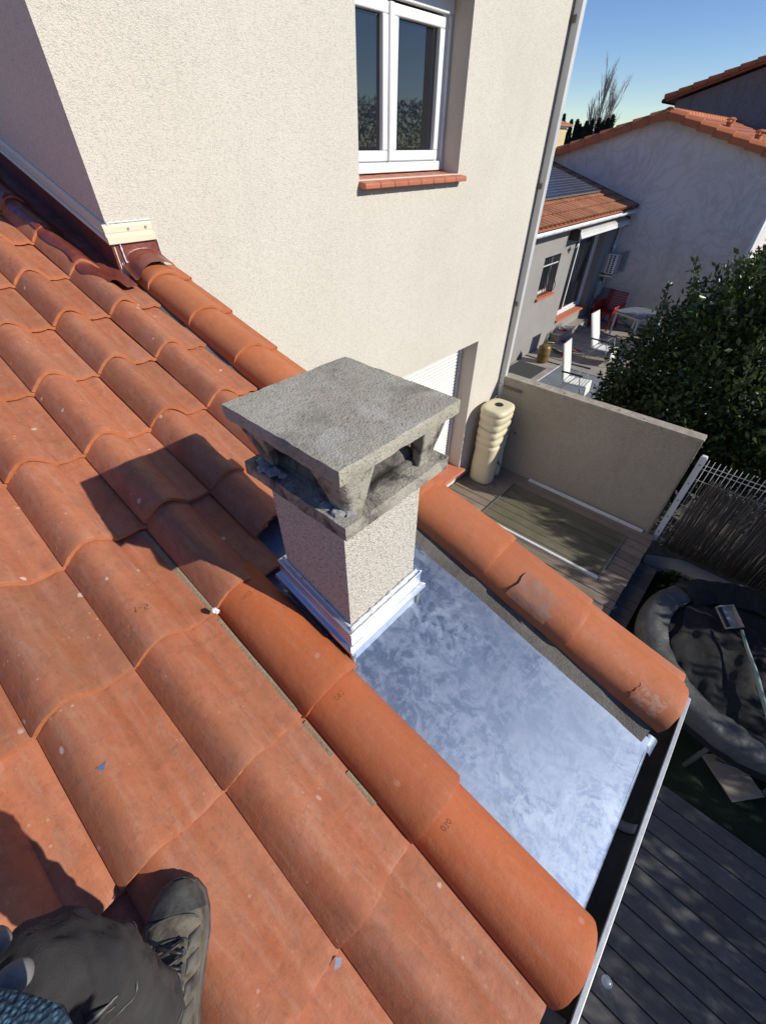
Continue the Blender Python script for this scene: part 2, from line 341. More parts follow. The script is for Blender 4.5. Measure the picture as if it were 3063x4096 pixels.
def tile_mesh(name, prof, L, seed, t=.0125, lift=.019, gauge=GAUGE, mats=None, jag=0., ns=7, taper=0.):
    rnd = random.Random(seed); mb = MB(); n = len(prof)
    ts = [1,.985,.94]+[.94*(1-i/(ns-2)) for i in range(1,ns-1)]      # fraction from the upper end(0) to the lower end(1)
    w1, w2, bow = rnd.uniform(-.0025,.0025), rnd.uniform(-.002,.002), rnd.uniform(-.002,.002)
    nrm = []
    for i in range(n):
        a = prof[max(i-1,0)]; b = prof[min(i+1,n-1)]; d = Vector((b[0]-a[0], b[1]-a[1])).normalized(); nrm.append(Vector((-d.y,d.x)))
    def P(i,k,top):
        y,h = prof[i]; f = ts[k]
        if not top: y -= nrm[i].x*t; h -= nrm[i].y*t
        e = -L*(1-f)
        if k <= 1 and jag: e -= jag*(.5+.5*nz(i*.9,seed*3.7,0,.8))*1.0 + (jag*.6*rnd.random())
        elif k <= 1: e += .0025*nz(i*.7,seed*5.1)
        ho = lift*(1+e/gauge) + (bow*sin(pi*f)) + w1*(f-.5)*(y/.2-.5)*2 - (.0015 if (k == 0 and top) else 0)
        yc = y if not taper else .09+(y-.09)*(1-taper*(1-f))
        return (e, yc+w2*(1-f), h*(1-taper*(1-f)*.6)+ho)
    vs = [P(i,k,1) for k in range(len(ts)) for i in range(n)]+[P(i,k,0) for k in range(len(ts)) for i in range(n)]
    K = len(ts); o = K*n; fs = []; ms = []
    for k in range(K-1):
        for i in range(n-1):
            fs.append((k*n+i,k*n+i+1,(k+1)*n+i+1,(k+1)*n+i)); ms.append(0)
            fs.append((o+k*n+i,o+(k+1)*n+i,o+(k+1)*n+i+1,o+k*n+i+1)); ms.append(0)
    for i in range(n-1): fs.append((i,o+i,o+i+1,i+1)); ms.append(1)
    for i in (0,n-1):
        for k in range(K-1): fs.append((k*n+i,(k+1)*n+i,o+(k+1)*n+i,o+k*n+i)); ms.append(1)
    mb.v = vs; mb.f = fs; mb.m = ms
    return mb.mesh(name, mats, 38)
TM = [tile_mesh('clay_tile_%s'%c, S_PROF, .405, i, mats=[M['tile'],M['tile_edge']]) for i,c in enumerate('abcdef')]
rnd = random.Random(3)
def put_tile(me, s, y, name='roof_tile', h=0., rz=None):
    o = link(name, me, ext); o.location = (s,y,h); o.rotation_euler = (rnd.uniform(-.006,.006), rnd.uniform(-.003,.003), rnd.uniform(-.006,.006) if rz is None else rz)
    return o
for k in range(-8,4):
    y = GAP0+TW_*k; j = 0
    while True:
        s = END0-GAUGE*j; j += 1
        if s < -4.3: break
        if k == 1 and s > -.3: continue
        if k in (2,3) and s > -.6: continue
        if k == 0 and s > .5 and False: continue
        put_tile(TM[rnd.randrange(6)], s+rnd.uniform(-.004,.004), y+rnd.uniform(-.0015,.0015))
cut = [tile_mesh('cut_clay_tile_%s'%c, S_PROF, .27, 20+i, mats=[M['tile'],M['tile_edge']], jag=.022, lift=.012) for i,c in enumerate('ab')]
put_tile(cut[0], -.600, GAP0+TW_*2); put_tile(cut[1], -.59, GAP0+TW_*3)
# fresh half-round covers along the zinc
CM = [tile_mesh('cover_tile_%s'%c, B_PROF, .43, 40+i, mats=[M['tile_new'],M['tile_new']], taper=.10, t=.014, lift=.022) for i,c in enumerate('abc')]
for i,s in enumerate((.588,.226,-.125)): put_tile(CM[i], s, .192, 'cover_tile', .004, 0.)
# verge covers
VM = [tile_mesh('verge_tile_%s'%c, V_PROF, .375, 60+i, mats=[M['tile_verge'],M['tile_edge']], t=.013, lift=.017, gauge=.335) for i,c in enumerate('abc')]
for i,s in enumerate((.588,.262,-.05,-.38,-.71,-1.04,-1.37,-1.70,-2.035)):
    me = VM[i%3]
    if i == 8: me = tile_mesh('short_verge_tile', V_PROF, .16, 70, mats=[M['tile_verge'],M['tile_edge']], t=.013, lift=.017, gauge=.335)
    put_tile(me, s, .862, 'verge_tile', .014, 0.)
# stamped and pencilled marks
GL = {'0':[[(0,.2),(0,.8),(.3,1),(.6,.8),(.6,.2),(.3,0),(0,.2)]],'2':[[(0,.8),(.3,1),(.6,.75),(0,0),(.6,0)]],'3':[[(0,1),(.55,1),(.25,.55),(.6,.3),(.3,0),(0,.15)]],'8':[[(.3,.5),(.05,.75),(.3,1),(.55,.75),(.3,.5),(0,.25),(.3,0),(.6,.25),(.3,.5)]],'5':[[(.6,1),(.05,1),(.0,.55),(.4,.6),(.55,.3),(.3,0),(0,.05)]],'1':[[(.1,.7),(.35,1),(.35,0)]],'-':[[(.05,.45),(.55,.45)]],'I':[[(.3,0),(.3,1)]]}
def mark(txt, s0, y0, ds, dy, size, hf, r, name, mat):
    mb = MB(); u = Vector((ds,dy)).normalized(); w = Vector((u.y,-u.x))
    for k,ch_ in enumerate(txt):
        for line in GL.get(ch_,[]):
            pts = []
            for (ax,ay),(bx2,by2) in zip(line,line[1:]):
                for t in (0,.5): pts.append((lerp(ax,bx2,t),lerp(ay,by2,t)))
            pts.append(line[-1]); q = [(Vector((s0,y0))+u*size*(.85*k+a)*.9+w*size*b2) for a,b2 in pts]
            mb.tube([(p.x,p.y,hf(p.x,p.y)) for p in q],r,5)
    return mb.build(name, mat, ext)
def hcover(end): return lambda s_,y_: .004+interp(B_PROF,max(0,min(.18,.09+(y_-.192-.09)/(1-.10*(end-s_)/.43))))*(1-.06*(end-s_)/.43)+.022*(1-(end-s_)/GAUGE)
stampm = plain('stamped_clay',(.33,.085,.028),.8); penm = plain('pencil_mark',(.16,.06,.035),.8)
mark('0822', -.462, .255, 0, 1, .011, hcover(-.125), .00035, 'stamped_mark', stampm); mark('082', -.105, .265, 0, 1, .011, hcover(.226), .00035, 'stamped_mark', stampm); mark('030', .248, .252, 0, 1, .011, hcover(.588), .00035, 'stamped_mark', stampm)
mark('1-5', -.60, .045, .25, 1, .016, lambda s_,y_: interp(S_PROF,y_-GAP0)+.019*(1-((END0-s_)%GAUGE)/GAUGE)+.0002, .0005, 'pencil_mark', penm)
# lime smear on the last verge tile
def smear(u,v):
    a2 = pi*lerp(.10,.34,v+.12*nz(u*4,1)); return (lerp(.47,.55,u)+.012*nz(v*4,3),.862+.092-.0905*cos(a2),.014+.017*(1-(.588-lerp(.47,.55,u))/.335)+.0064+.072*sin(a2)**.9)
MB().grid(smear,12,10,flip=True).build('lime_smear', plain('lime_smear',(.44,.24,.165),.9,c2=(.44,.135,.05),scale=75,lo=.42,hi=.56), ext, smooth=True, fix=False)
# repair patch on the verge, a cut piece of tile set in mortar
def patch(u,v):
    a = lerp(.10,.62,v); a2 = pi*a; w = .004*nz(u*5,v*5,1)
    return (lerp(.045,.185,u)+.012*nz(v*3,2)+.01*(v-.5), .862+.092-.094*cos(a2*.75+.12), .014+.017+.001+.073*sin(a2*.75+.12)**.9+w)
MB().grid(patch,10,8,flip=True).build('mortar_patch', plain('patch_mortar',(.36,.135,.075),.9,c2=(.25,.16,.115),scale=34,bstr=.6,bscale=80), ext, smooth=True, fix=False)
# mortar beds
def bed(name, s0, s1, f0, f1, mat, nsg=46, seed=0):
    mb = MB(); rings = []
    for i in range(nsg+1):
        s = lerp(s0,s1,i/nsg); a = f0(s); b = f1(s); w = .004*nz(s*22,seed,3)+.003*nz(s*60,seed,5)
        rings.append([(s,a[0]+w,-.02),(s,a[0]+w*.5,a[1]),(s,lerp(a[0],b[0],.5)+w*.6,lerp(a[1],b[1],.55)+w*.5),(s,b[0],b[1]),(s,b[0]+.09,b[1]),(s,b[0]+.09,-.02)])
    mb.loft(rings); return mb.build(name, mat, ext, smooth=35)
bed('mortar_bed', -2.19, .572, lambda s:(.818+.012*nz(s*3,9),.003), lambda s:(.864,.024+.004*nz(s*9,4)), M['mortar'], 90)
def hpan(s): return .0185+.019*(1-((END0-s) % GAUGE)/GAUGE)
fl = MB()
for sa,sb in ((-.84,-.5),(-.47,-.15),(-.12,-.02),(.03,.12)):
    fl.loft([[(s_,.1735+.007*nz(s_*11,1),hpan(s_)-.012),(s_,.1735+.007*nz(s_*11,1),hpan(s_)-.002),(s_,.188,hpan(s_)+.0022+.0015*nz(s_*30,3)),(s_,.1935,hpan(s_)-.001),(s_,.1935,hpan(s_)-.02)] for s_ in [lerp(sa,sb,i/24) for i in range(25)]])
fl.build('mortar_fillet', M['mortar_tan'], ext, smooth=35)
# zinc sheet with a turned-down drip edge
ch_s0, ch_s1, ch_y0, ch_y1 = -.452,-.153,.386,.654
def zs(u,v):
    s = lerp(-.75,.588,u); y = lerp(.26,.846,v)
    return (s,y,.0035+.0016*nz(s*6,y*6,2)+.004*max(0,(y-.80)/.046)**2*1.5)
zm = MB().grid(zs,60,28,flip=True)
dr = [(.588,0.0035),(.595,.0005),(.599,-.006),(.600,-.016),(.602,-.034)]
zm.grid(lambda u,v: (interp([(i/4,d[0]) for i,d in enumerate(dr)],u), lerp(.26,.83,v), interp([(i/4,d[1]) for i,d in enumerate(dr)],u)), 8, 20, flip=True)
zo = zm.build('zinc_sheet', M['zinc'], ext, smooth=40, fix=False)
MB().grid(lambda u,v:(lerp(-.13,-.128,u)+0.0, lerp(.262,.39,v), .0052),1,6).build('zinc_seam', M['zinc_new'], ext, fix=False)
tongue = MB().grid(lambda u,v:(.585+.05*u-.012*u*u, lerp(.815,.868,v)+.01*u, -.004-.03*u*u+.012*v*u+.003*nz(u*4,v*4)),6,6); tongue.build('zinc_tongue', M['zinc'], ext, smooth=True, fix=False)
def beadline(mb, pts, r, seed=0, n=40):
    pts = [Vector(p) for p in pts]; out = []; rs = []
    for i in range(n+1):
        t = i/n*(len(pts)-1); k = min(int(t),len(pts)-2); p = pts[k].lerp(pts[k+1],t-k); j = nz(i*.45,seed,1.)
        out.append(p+Vector((nz(i*.6,seed,7)*r*.3,nz(i*.6,seed,9)*r*.3,j*r*.4))); rs.append(r*(.8+.55*j))
    return mb.tube(out,rs,7)
# crumb of paper and glint on the tiles
def lump(mb, c, r, seed=0, sq=1., n=8):
    vs = []; c = Vector(c)
    for i in range(1,n):
        for k in range(n*2):
            a = pi*i/n; b = pi*k/n; d = Vector((sin(a)*cos(b),sin(a)*sin(b),cos(a)*sq)); vs.append(c+d*r*(1+.45*nz(d.x*2.2+seed,d.y*2.2,d.z*2.2)))
    o = len(mb.v); w = n*2; mb.v += [tuple(p) for p in vs]
    for i in range(n-2):
        for k in range(w): mb.f.append((o+i*w+k,o+i*w+(k+1)%w,o+(i+1)*w+(k+1)%w,o+(i+1)*w+k)); mb.m.append(0)
    mb.f.append(tuple(o+k for k in range(w))[::-1]); mb.f.append(tuple(o+(n-2)*w+k for k in range(w))); mb.m += [0,0]
    return mb
crumb = lump(lump(MB(),(0,0,.007),.008,1),(.007,.004,.008),.006,4).build('paper_scrap', plain('white_paper',(.78,.78,.76),.8), None, smooth=60)
crumb.location = RP(-.478,.186,.062); crumb.rotation_euler = ROOF_ROT; tag(crumb,'tiny crumpled white scrap lodged beside the first fresh cover tile','paper scrap')
shard = MB().prism([(0,0),(.016,.004),(.006,.019)], lambda p,k:(p[0],p[1],.0025*k)).build('metal_shard', M['zinc_new'], None)
shard.location = RP(-.335,-.17,.083); shard.rotation_euler = (0,TH,.3); tag(shard,'small triangular blue-grey metal offcut lying on a tile at the left','offcut')
shard2 = MB().prism([(0,0),(.013,.003),(.015,.011),(.004,.012)], lambda p,k:(p[0],p[1]+.003*k,.004*k)).build('metal_shard', M['zinc_new'], None)
shard2.location = RP(.235,-.045,.043); shard2.rotation_euler = (0,TH,.9); tag(shard2,'bright sliver of metal glinting in a tile pan to the right of the boot','offcut')
# roof deck and walls of the extension
MB().box((-4.6,-1.85,-.06),(.56,.84,-.022)).build('roof_deck', M['rubber'], ext)
MB().box((-2.185,.841,-.06),(.56,1.07,-.024)).build('verge_deck', M['rubber'], ext)
def wz(x): return ORG.z - (x-ORG.x)*math.tan(TH) - .075
inv = Matrix.Translation(ORG) @ Matrix.Rotation(TH,4,'Y'); inv = inv.inverted()
def loc(p): return tuple(inv @ Vector(p))
x0,x1,y0,y1 = -2.38,.10,-1.8,.99
MB().prism([(x0,-.8),(x1,-.8),(x1,wz(x1)),(x0,wz(x0))], lambda p,k: loc((p[0], y1 if k else y0, p[1]))).build('wall', M['wall_smooth'], ext)
MB().prism([(.165,wz(.165)-.16),(.187,wz(.165)-.16),(.187,wz(.165)+.045),(.165,wz(.165)+.045)], lambda p,k: loc((p[0],1.05 if k else y0,p[1]))).build('fascia_board', plain('grey_fascia',(.2,.19,.18),.7), ext)

# gutter along the eave
gut = thing('gutter', 'galvanised half-round gutter with a flat front lip along the eave below the zinc', 'gutter', RP(.600,0,-.05))
gr = .056
def trough(u,v):
    a = lerp(pi*1.0,pi*2.02,u); return (gr*cos(a)+.004, lerp(-1.9,1.09,v), gr*sin(a)+.008)
MB().grid(trough,20,30).build('trough', M['trough'], gut, smooth=True, fix=False).modifiers.new('solid','SOLIDIFY').thickness = .0014
MB().box((gr+.004,-1.9,.004),(gr+.0165,1.092,.0145)).build('front_lip', M['lip'], gut, bevel=.002)
MB().grid(lambda u,v:(gr*cos(lerp(pi,2*pi,u))*v+.004,1.09,gr*sin(lerp(pi,2*pi,u))*v+.008),16,3).build('end_cap', M['gutter'], gut, fix=False).modifiers.new('solid','SOLIDIFY').thickness = .0014
for yb,wd in ((.632,.026),(.272,.018),(.196,.034),(-.35,.026),(-.9,.026)):
    b = MB(); pts = [(-.075,.02),(-.05,.012),(-.035,.004)]+[((gr-.004)*cos(a)+.004,(gr-.004)*sin(a)+.010) for a in [pi*(1.05+.9*i/10) for i in range(11)]]
    b.grid(lambda u,v: (interp([(i/(len(pts)-1),p[0]) for i,p in enumerate(pts)],u), yb+wd*(v-.5), interp([(i/(len(pts)-1),p[1]) for i,p in enumerate(pts)],u)+.002), 13, 1)
    bo = b.build('bracket', M['bracket'], gut, smooth=True, fix=False); bo.modifiers.new('solid','SOLIDIFY').thickness = .003
wz_ = lump(MB(),(.042,.36,-.022),.008,3).build('caught_leaf', M['rust'], gut, smooth=True)

# ------------------------------------------------------------------ chimney
ch = thing('chimney', 'square roughcast chimney with a weathered concrete slab cap on four stub pillars', 'chimney', (-.5775,.52,2.62))
CX, CY, CZ = -.5775, .52, 2.62
def rough_box(name, a, b, mat, step, amp, fr, seed, parent, sub=None, chip=0., org=(0,0,0)):
    """box faces as fine grids pushed along their normals by noise"""
    bm = bmesh.new(); a = Vector(a); b = Vector(b); c = (a+b)/2; hs = (b-a)/2
    bmesh.ops.create_cube(bm, size=1)
    for v in bm.verts: v.co = Vector((v.co.x*2*hs.x, v.co.y*2*hs.y, v.co.z*2*hs.z))+c
    import itertools
    for ax in range(3):
        n = max(1,int(2*hs[ax]/step))
        for i in range(1,n):
            co = Vector((0,0,0)); no = Vector((0,0,0)); no[ax] = 1; co[ax] = a[ax]+(b[ax]-a[ax])*i/n
            bmesh.ops.bisect_plane(bm, geom=bm.verts[:]+bm.edges[:]+bm.faces[:], plane_co=co, plane_no=no)
    bm.normal_update()
    for v in bm.verts:
        p = v.co.copy(); w = p+Vector((seed,seed*2,seed*3)); e = 0
        for ax in range(3):
            if abs(abs(p[ax]-c[ax])-hs[ax]) < 1e-5: e += 1
        d = amp*(mnoise.noise(w*fr)+.6*mnoise.noise(w*fr*2.3))
        if e >= 2: d -= amp*.3 + chip*max(0,mnoise.noise(w*28)+.15)*1.6
        q = v.normal if e < 2 else (p-c).normalized()
        v.co = p+q*d - Vector(org)
    me = bpy.data.meshes.new(name); bm.to_mesh(me); bm.free(); me.materials.append(mat)
    me.shade_smooth(); me.set_sharp_from_angle(angle=radians(42))
    return link(name, me, parent)
OG = (CX,CY,CZ)
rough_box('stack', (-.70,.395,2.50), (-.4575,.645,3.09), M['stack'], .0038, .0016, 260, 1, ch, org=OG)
rough_box('lower_plate', (-.741,.365,3.085), (-.417,.690,3.117), M['plate'], .011, .0012, 25, 2, ch, org=OG, chip=.0015)
rough_box('cap_slab', (-.757,.357,3.221), (-.414,.703,3.252), M['cap'], .0075, .0010, 45, 3, ch, org=OG, chip=.0028)
rim = MB()
for (a,b) in (((-.70,.405),(-.455,.43)),((-.70,.625),(-.455,.65)),((-.70,.431),(-.675,.624)),((-.48,.431),(-.455,.624))):
    rim.box((a[0]-CX,a[1]-CY,3.11-CZ),(b[0]-CX,b[1]-CY,3.129-CZ))
rim.build('flue_rim', M['sooty'], ch, bevel=.008, seg=3)
fc_ = lambda h_,z_: [(h_,h_-.001,z_-CZ),(-h_,h_-.001,z_-CZ),(-h_,-h_-.001,z_-CZ),(h_,-h_-.001,z_-CZ)]
MB().loft([[(x+.004*nz(z_*40,x*30),y,z_) for x,y,z_ in fc_(.112,3.115)],fc_(.104,3.140),fc_(.084,3.178),fc_(.070,3.180),fc_(.066,3.13)],cap=False).build('flue_collar', M['sooty'], ch, bevel=.006)
MB().box((-.066,-.066,3.12-CZ),(.066,.066,3.131-CZ)).build('flue', M['soot'], ch)
for sx in (-1,1):
    for sy in (-1,1):
        ox, oy = (-.425 if sx>0 else -.745), (.694 if sy>0 else .366)
        bx, by = (-.441 if sx>0 else -.717), (.657 if sy>0 else .397)
        rings = []
        for i in range(9):
            t = i/8; w = lerp(.048,.095,t**1.2); wy = w; X = lerp(bx,ox,t)-CX; Y = lerp(by,oy,t)-CY; Z = lerp(3.108,3.225,t)-CZ; c = .012
            ring = [(X,Y-sy*c),(X,Y-sy*wy),(X-sx*w*.42,Y-sy*wy*.96),(X-sx*w*.6,Y-sy*wy*.6),(X-sx*w*.96,Y-sy*wy*.42),(X-sx*w,Y),(X-sx*c,Y)]
            rings.append([(x+.0025*nz(x*40,Z*30,i),y+.0025*nz(y*40,Z*30,i+5),Z) for x,y in ring])
        MB().loft(rings).build('pillar', M['plate'], ch, smooth=45, bevel=.004)
for i,(x,y,r) in enumerate([(-.446,.402,.013),(-.462,.389,.016),(-.492,.387,.015),(-.52,.392,.011),(-.71,.396,.014),(-.685,.385,.02),(-.658,.386,.018),(-.633,.392,.012)]):
    lump(MB(),(x-CX,y-CY,3.117-CZ),r,i*3.1,.5,12).build('mortar_dab', M['mortar_dab'], ch, smooth=60)
# zinc collar
cx0,cx1,cy0,cy1 = -.712,-.4455,.383,.657
zt = lambda x: 2.665+(-.4455-x)*math.tan(TH)
zr = lambda x: ORG.z-(x-ORG.x)*math.tan(TH)
col = part('zinc_collar', ch)
def strip(pa, pb, prof, name, mat):
    """sweep an (out, up) profile from pa to pb with outward direction"""
    (p,op),(q,oq) = pa,pb
    mb = MB(); mb.loft([[tuple(Vector(c)+Vector(o)*a+Vector((0,0,b))-Vector(OG)) for a,b in prof] for c,o in ((p,op),(q,oq))])
    return mb.build(name, mat, col, bevel=.0012)
PR = [(-.006,-.003),(.016,-.014),(.0185,-.011),(.017,.0),(.006,.006),(.004,.040),(.007,.058),(.005,.060),(-.012,.062),(-.012,0)]
SK = lambda d:[(-.002,-d),(.002,-d),(.002,.004),(-.002,.004)]
d = .7071*1.414
strip(((cx0,cy0,zt(cx0)),(-1,-1,0)),((cx1,cy0,zt(cx1)),(1,-1,0)),PR,'flange',M['zinc_new'])
strip(((cx1,cy0,zt(cx1)),(1,-1,0)),((cx1,cy1,zt(cx1)),(1,1,0)),PR,'flange',M['zinc_new'])
strip(((cx1,cy1,zt(cx1)),(1,1,0)),((cx0,cy1,zt(cx0)),(-1,1,0)),PR,'flange',M['zinc_new'])
strip(((cx0,cy1,zt(cx0)),(-1,1,0)),((cx0,cy0,zt(cx0)),(-1,-1,0)),PR,'flange',M['zinc_new'])
sk_ = MB()
for (xa,ya),(xb,yb) in (((cx0,cy0),(cx1,cy0)),((cx1,cy0),(cx1,cy1)),((cx1,cy1),(cx0,cy1)),((cx0,cy1),(cx0,cy0))):
    v = [(xa,ya,zr(xa)-.01),(xb,yb,zr(xb)-.01),(xb,yb,zt(xb)+.002),(xa,ya,zt(xa)+.002)]
    sk_.add([tuple(Vector(p)-Vector(OG)) for p in v],[(0,1,2,3)])
sk_.build('skirt', M['zinc_new'], col)
for (x,y) in ((cx1,cy0),(cx1,cy1)):
    MB().tube([(x-CX,y-CY,zr(x)-CZ+i*.012) for i in range(6)], [.0075+.0015*(i%2) for i in range(6)], 8).build('solder_seam', M['lead'], col, smooth=True)
bead = MB(); lv = lambda p: tuple(Vector(p)-Vector(OG))
beadline(bead,[lv((cx0-.012,cy0-.006,zr(cx0)+.003)),lv((cx1,cy0-.006,zr(cx1)+.003))],.0085,2,48)
bead.build('sealant_bead', M['lead'], col, smooth=True)
sil = MB(); beadline(sil,[lv((cx1-.006,cy0+.004,2.729)),lv((cx1-.006,cy1-.004,2.729))],.0075,3,40); beadline(sil,[lv((cx0,cy0+.009,zt(cx0)+.062)),lv((cx1-.006,cy0+.009,zt(cx1)+.062))],.006,5,40)
sil.build('sealant', M['silicone'], col, smooth=True)

# ------------------------------------------------------------------ the main house
XW, YC, YF, ZT = -2.42, .84, 5.15, 6.25
hs = thing('rendered_house', 'two-storey cream roughcast house with a white casement window and a rolled-down shutter below', 'house', (XW,YC,-.8))
HO = Vector((XW,YC,-.8))
class HB(MB):
    def build(s, name, mats, parent=None, **k):
        s.v = [tuple(Vector(p)-HO) for p in s.v]; return MB.build(s,name,mats,parent or hs,**k)
W1 = (2.455,3.575,3.462,4.405); W2 = (2.05,4.315,.205,1.965)     # y0,y1,z0,z1 of the openings
fac = HB()
def facade(mb, x, ys, zs, holes):
    for a,b in zip(ys,ys[1:]):
        for c,d in zip(zs,zs[1:]):
            if any(a >= h[0]-1e-6 and b <= h[1]+1e-6 and c >= h[2]-1e-6 and d <= h[3]+1e-6 for h in holes): continue
            mb.add([(x,a,c),(x,b,c),(x,b,d),(x,a,d)],[(0,1,2,3)])
facade(fac, XW, sorted([YC,W1[0],W1[1],W2[0],W2[1],YF]), sorted([-.8,W2[2],W2[3],W1[2],W1[3],ZT]), [W1,W2])
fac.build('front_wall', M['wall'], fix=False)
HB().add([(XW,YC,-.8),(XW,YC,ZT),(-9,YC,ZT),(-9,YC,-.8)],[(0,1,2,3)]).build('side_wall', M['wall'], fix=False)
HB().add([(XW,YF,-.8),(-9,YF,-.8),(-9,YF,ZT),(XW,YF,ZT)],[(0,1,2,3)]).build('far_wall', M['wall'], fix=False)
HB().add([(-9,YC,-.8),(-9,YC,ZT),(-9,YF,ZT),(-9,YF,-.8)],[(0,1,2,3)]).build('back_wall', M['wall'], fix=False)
rf = HB()
for k in range(22):
    ya = YC-.3+(YF-YC+.6)*k/22; yb = YC-.3+(YF-YC+.6)*(k+1)/22
    rf.grid(lambda u,v:(lerp(XW+.35,-9.3,u),lerp(ya,yb,v),lerp(ZT+.02,ZT+1.7,u)+.05*sin(pi*v)),1,6)
rf.build('roof', M['tile'], fix=False, smooth=True)
HB().box((-9.3,YC-.28,ZT-.05),(XW+.33,YF+.28,ZT+.015)).build('soffit', M['wall_smooth'])
def reveal(h, dep, mat, nm):
    y0,y1,z0,z1 = h; xb = XW-dep; mb = HB()
    mb.add([(XW,y0,z0),(XW,y0,z1),(xb,y0,z1),(xb,y0,z0)],[(0,1,2,3)]); mb.add([(XW,y1,z0),(xb,y1,z0),(xb,y1,z1),(XW,y1,z1)],[(0,1,2,3)])
    mb.add([(XW,y0,z1),(XW,y1,z1),(xb,y1,z1),(xb,y0,z1)],[(0,1,2,3)]); mb.add([(XW,y0,z0),(xb,y0,z0),(xb,y1,z0),(XW,y1,z0)],[(0,1,2,3)])
    return mb.build(nm, mat, fix=False)
reveal(W1,.185,M['wall_smooth'],'window_reveal'); reveal(W2,.235,M['wall_smooth'],'shutter_reveal')
# upper window: fixed frame, two casements with panes, sill tiles
win = part('window', hs)
xb = XW-.185; y0,y1,z0,z1 = W1
def frame(parent, name, x0, x1, ya, yb, za, zb, w, wb=None, mat=None, bevel=.004):
    wb = wb or w; mb = HB()
    mb.box((x0,ya,za),(x1,yb,za+wb)); mb.box((x0,ya,zb-w),(x1,yb,zb)); mb.box((x0,ya,za+wb),(x1,ya+w,zb-w)); mb.box((x0,yb-w,za+wb),(x1,yb,zb-w))
    return mb.build(name, mat or M['pvc'], parent, bevel=bevel)
frame(win,'frame',xb-.07,xb+.004,y0+.002,y1-.002,z0+.02,z1-.002,.072,.07)
HB().box((xb-.012,y0+.002,z1-.11),(xb+.03,y1-.002,z1-.003)).build('shutter_box', M['pvc'], win, bevel=.004)
HB().box((xb+.005,y1-.03,z0+.02),(xb+.03,y1-.003,z1-.111)).build('shutter_guide', M['pvc_grey'], win, bevel=.002)
ym = 2.937
for ya,yb in ((y0+.03,ym-.022),(ym+.022,3.50)):
    c = frame(win,'casement',xb-.05,xb+.02,ya,yb,z0+.082,z1-.125,.052,.058,bevel=.007)
    HB().add([(xb-.012,ya+.05,z0+.135),(xb-.012,yb-.05,z0+.135),(xb-.012,yb-.05,z1-.175),(xb-.012,ya+.05,z1-.175)],[(0,1,2,3)]).build('pane', M['pane'], win, fix=False)
HB().box((xb-.01,ym-.0215,z0+.082),(xb+.034,ym+.0215,z1-.125)).build('meeting_stile', M['pvc'], win, bevel=.009)
HB().box((xb+.004,y0+.004,z0+.018),(xb+.032,y1-.035,z0+.075)).build('weather_bar', M['pvc'], win, bevel=.006)
n = 8
for i in range(n):
    ya = y0-.004+(y1-y0+.045)*i/n; yb = y0-.004+(y1-y0+.045)*(i+1)/n-.0035
    o = HB().prism([(XW-.155,z0+.012),(XW+.052,z0-.012),(XW+.064,z0-.020),(XW+.064,z0-.046),(XW+.04,z0-.046),(XW-.155,z0-.022)], lambda p,k:(p[0],yb if k else ya,p[1])).build('sill_tile', M['sill'], win, bevel=.005)
HB().box((XW-.15,y0-.001,z0-.04),(XW+.045,y1+.036,z0-.0225)).build('sill_bed', M['mortar_tan'], win)
# ground-floor roller shutter, slat by slat
shu = part('roller_shutter', hs); y0,y1,z0,z1 = W2; xs = XW-.215
ns = 44; ph = (z1-z0)/ns; sl = HB().loft([[(dx,yy,dz) for dx,dz in [(0,.001),(.007,.006),(.0095,ph*.5),(.007,ph-.006),(0,ph-.0035),(-.004,ph-.0035),(-.004,.001)]] for yy in (y0+.03,y1-.03)])
sl.v = [(p[0]+HO.x*0,p[1],p[2]) for p in sl.v]
slm = MB(); slm.v = sl.v; slm.f = sl.f; slm.m = sl.m; slm = slm.mesh('shutter_slat', M['shutter'], 40)
for i in range(ns):
    o = link('slat', slm, shu); o.location = (xs-HO.x, -HO.y, z0+i*ph-HO.z)
HB().box((xs-.012,y1-.03,z0),(xs+.03,y1-.003,z1-.002)).build('guide_rail', M['pvc_grey'], shu)
HB().box((xs-.012,y0+.003,z0),(xs+.03,y0+.03,z1-.002)).build('guide_rail', M['pvc_grey'], shu)
HB().prism([(XW-.2,z0+.028),(XW+.075,z0-.002),(XW+.082,z0-.012),(XW+.082,z0-.042),(XW-.2,z0-.02)], lambda p,k:(p[0],y1+.05 if k else y0-.05,p[1])).build('shutter_sill', M['sill'], shu, bevel=.004)
# flashing where the extension roof meets the house
def zroof(x): return ORG.z-(x-ORG.x)*math.tan(TH)
xa, xc = -6., XW+.004
def along(prof, name, mat, mats=None):
    mb = HB(); mb.loft([[(x,YC-dy,zroof(x)+dz) for dy,dz in prof] for x in (xa,xc)]); return mb.build(name, mat, bevel=.0015)
along([(.0,.17),(.021,.166),(.023,.172),(.019,.183),(.009,.188),(.009,.200),(.014,.204),(.014,.219),(.008,.232),(.004,.236),(.0,.236)],'wall_trim',M['trim'])
along([(.001,.01),(.012,.008),(.012,.168),(.001,.168)],'step_flashing',M['flash_red'])
def apron(u,v):
    s = lerp(-5.2,-2.06,u); x = ORG.x+s*cos(TH); y = lerp(YC-.008,.665+.020*nz(s*4,3)+(.05 if False else 0),v)
    yl = (y-(GAP0+TW_*3)); hh = interp(S_PROF,max(0,min(.212,yl)))+.019*(1-((END0-s)%GAUGE)/GAUGE)+.006
    hh = lerp(max(hh,.055),hh,min(1,v*1.3)); e = max(0,(u-.955)/.045)
    y2 = lerp(y, lerp(.84,.78,v), e*.4)
    p = RP(s, y2, hh+.004*nz(s*14,y*20)+.004*nz(s*30,y*30)+.001)
    return p
HB().grid(apron,150,16).build('apron_flashing', M['flash_red'], smooth=True, fix=False)
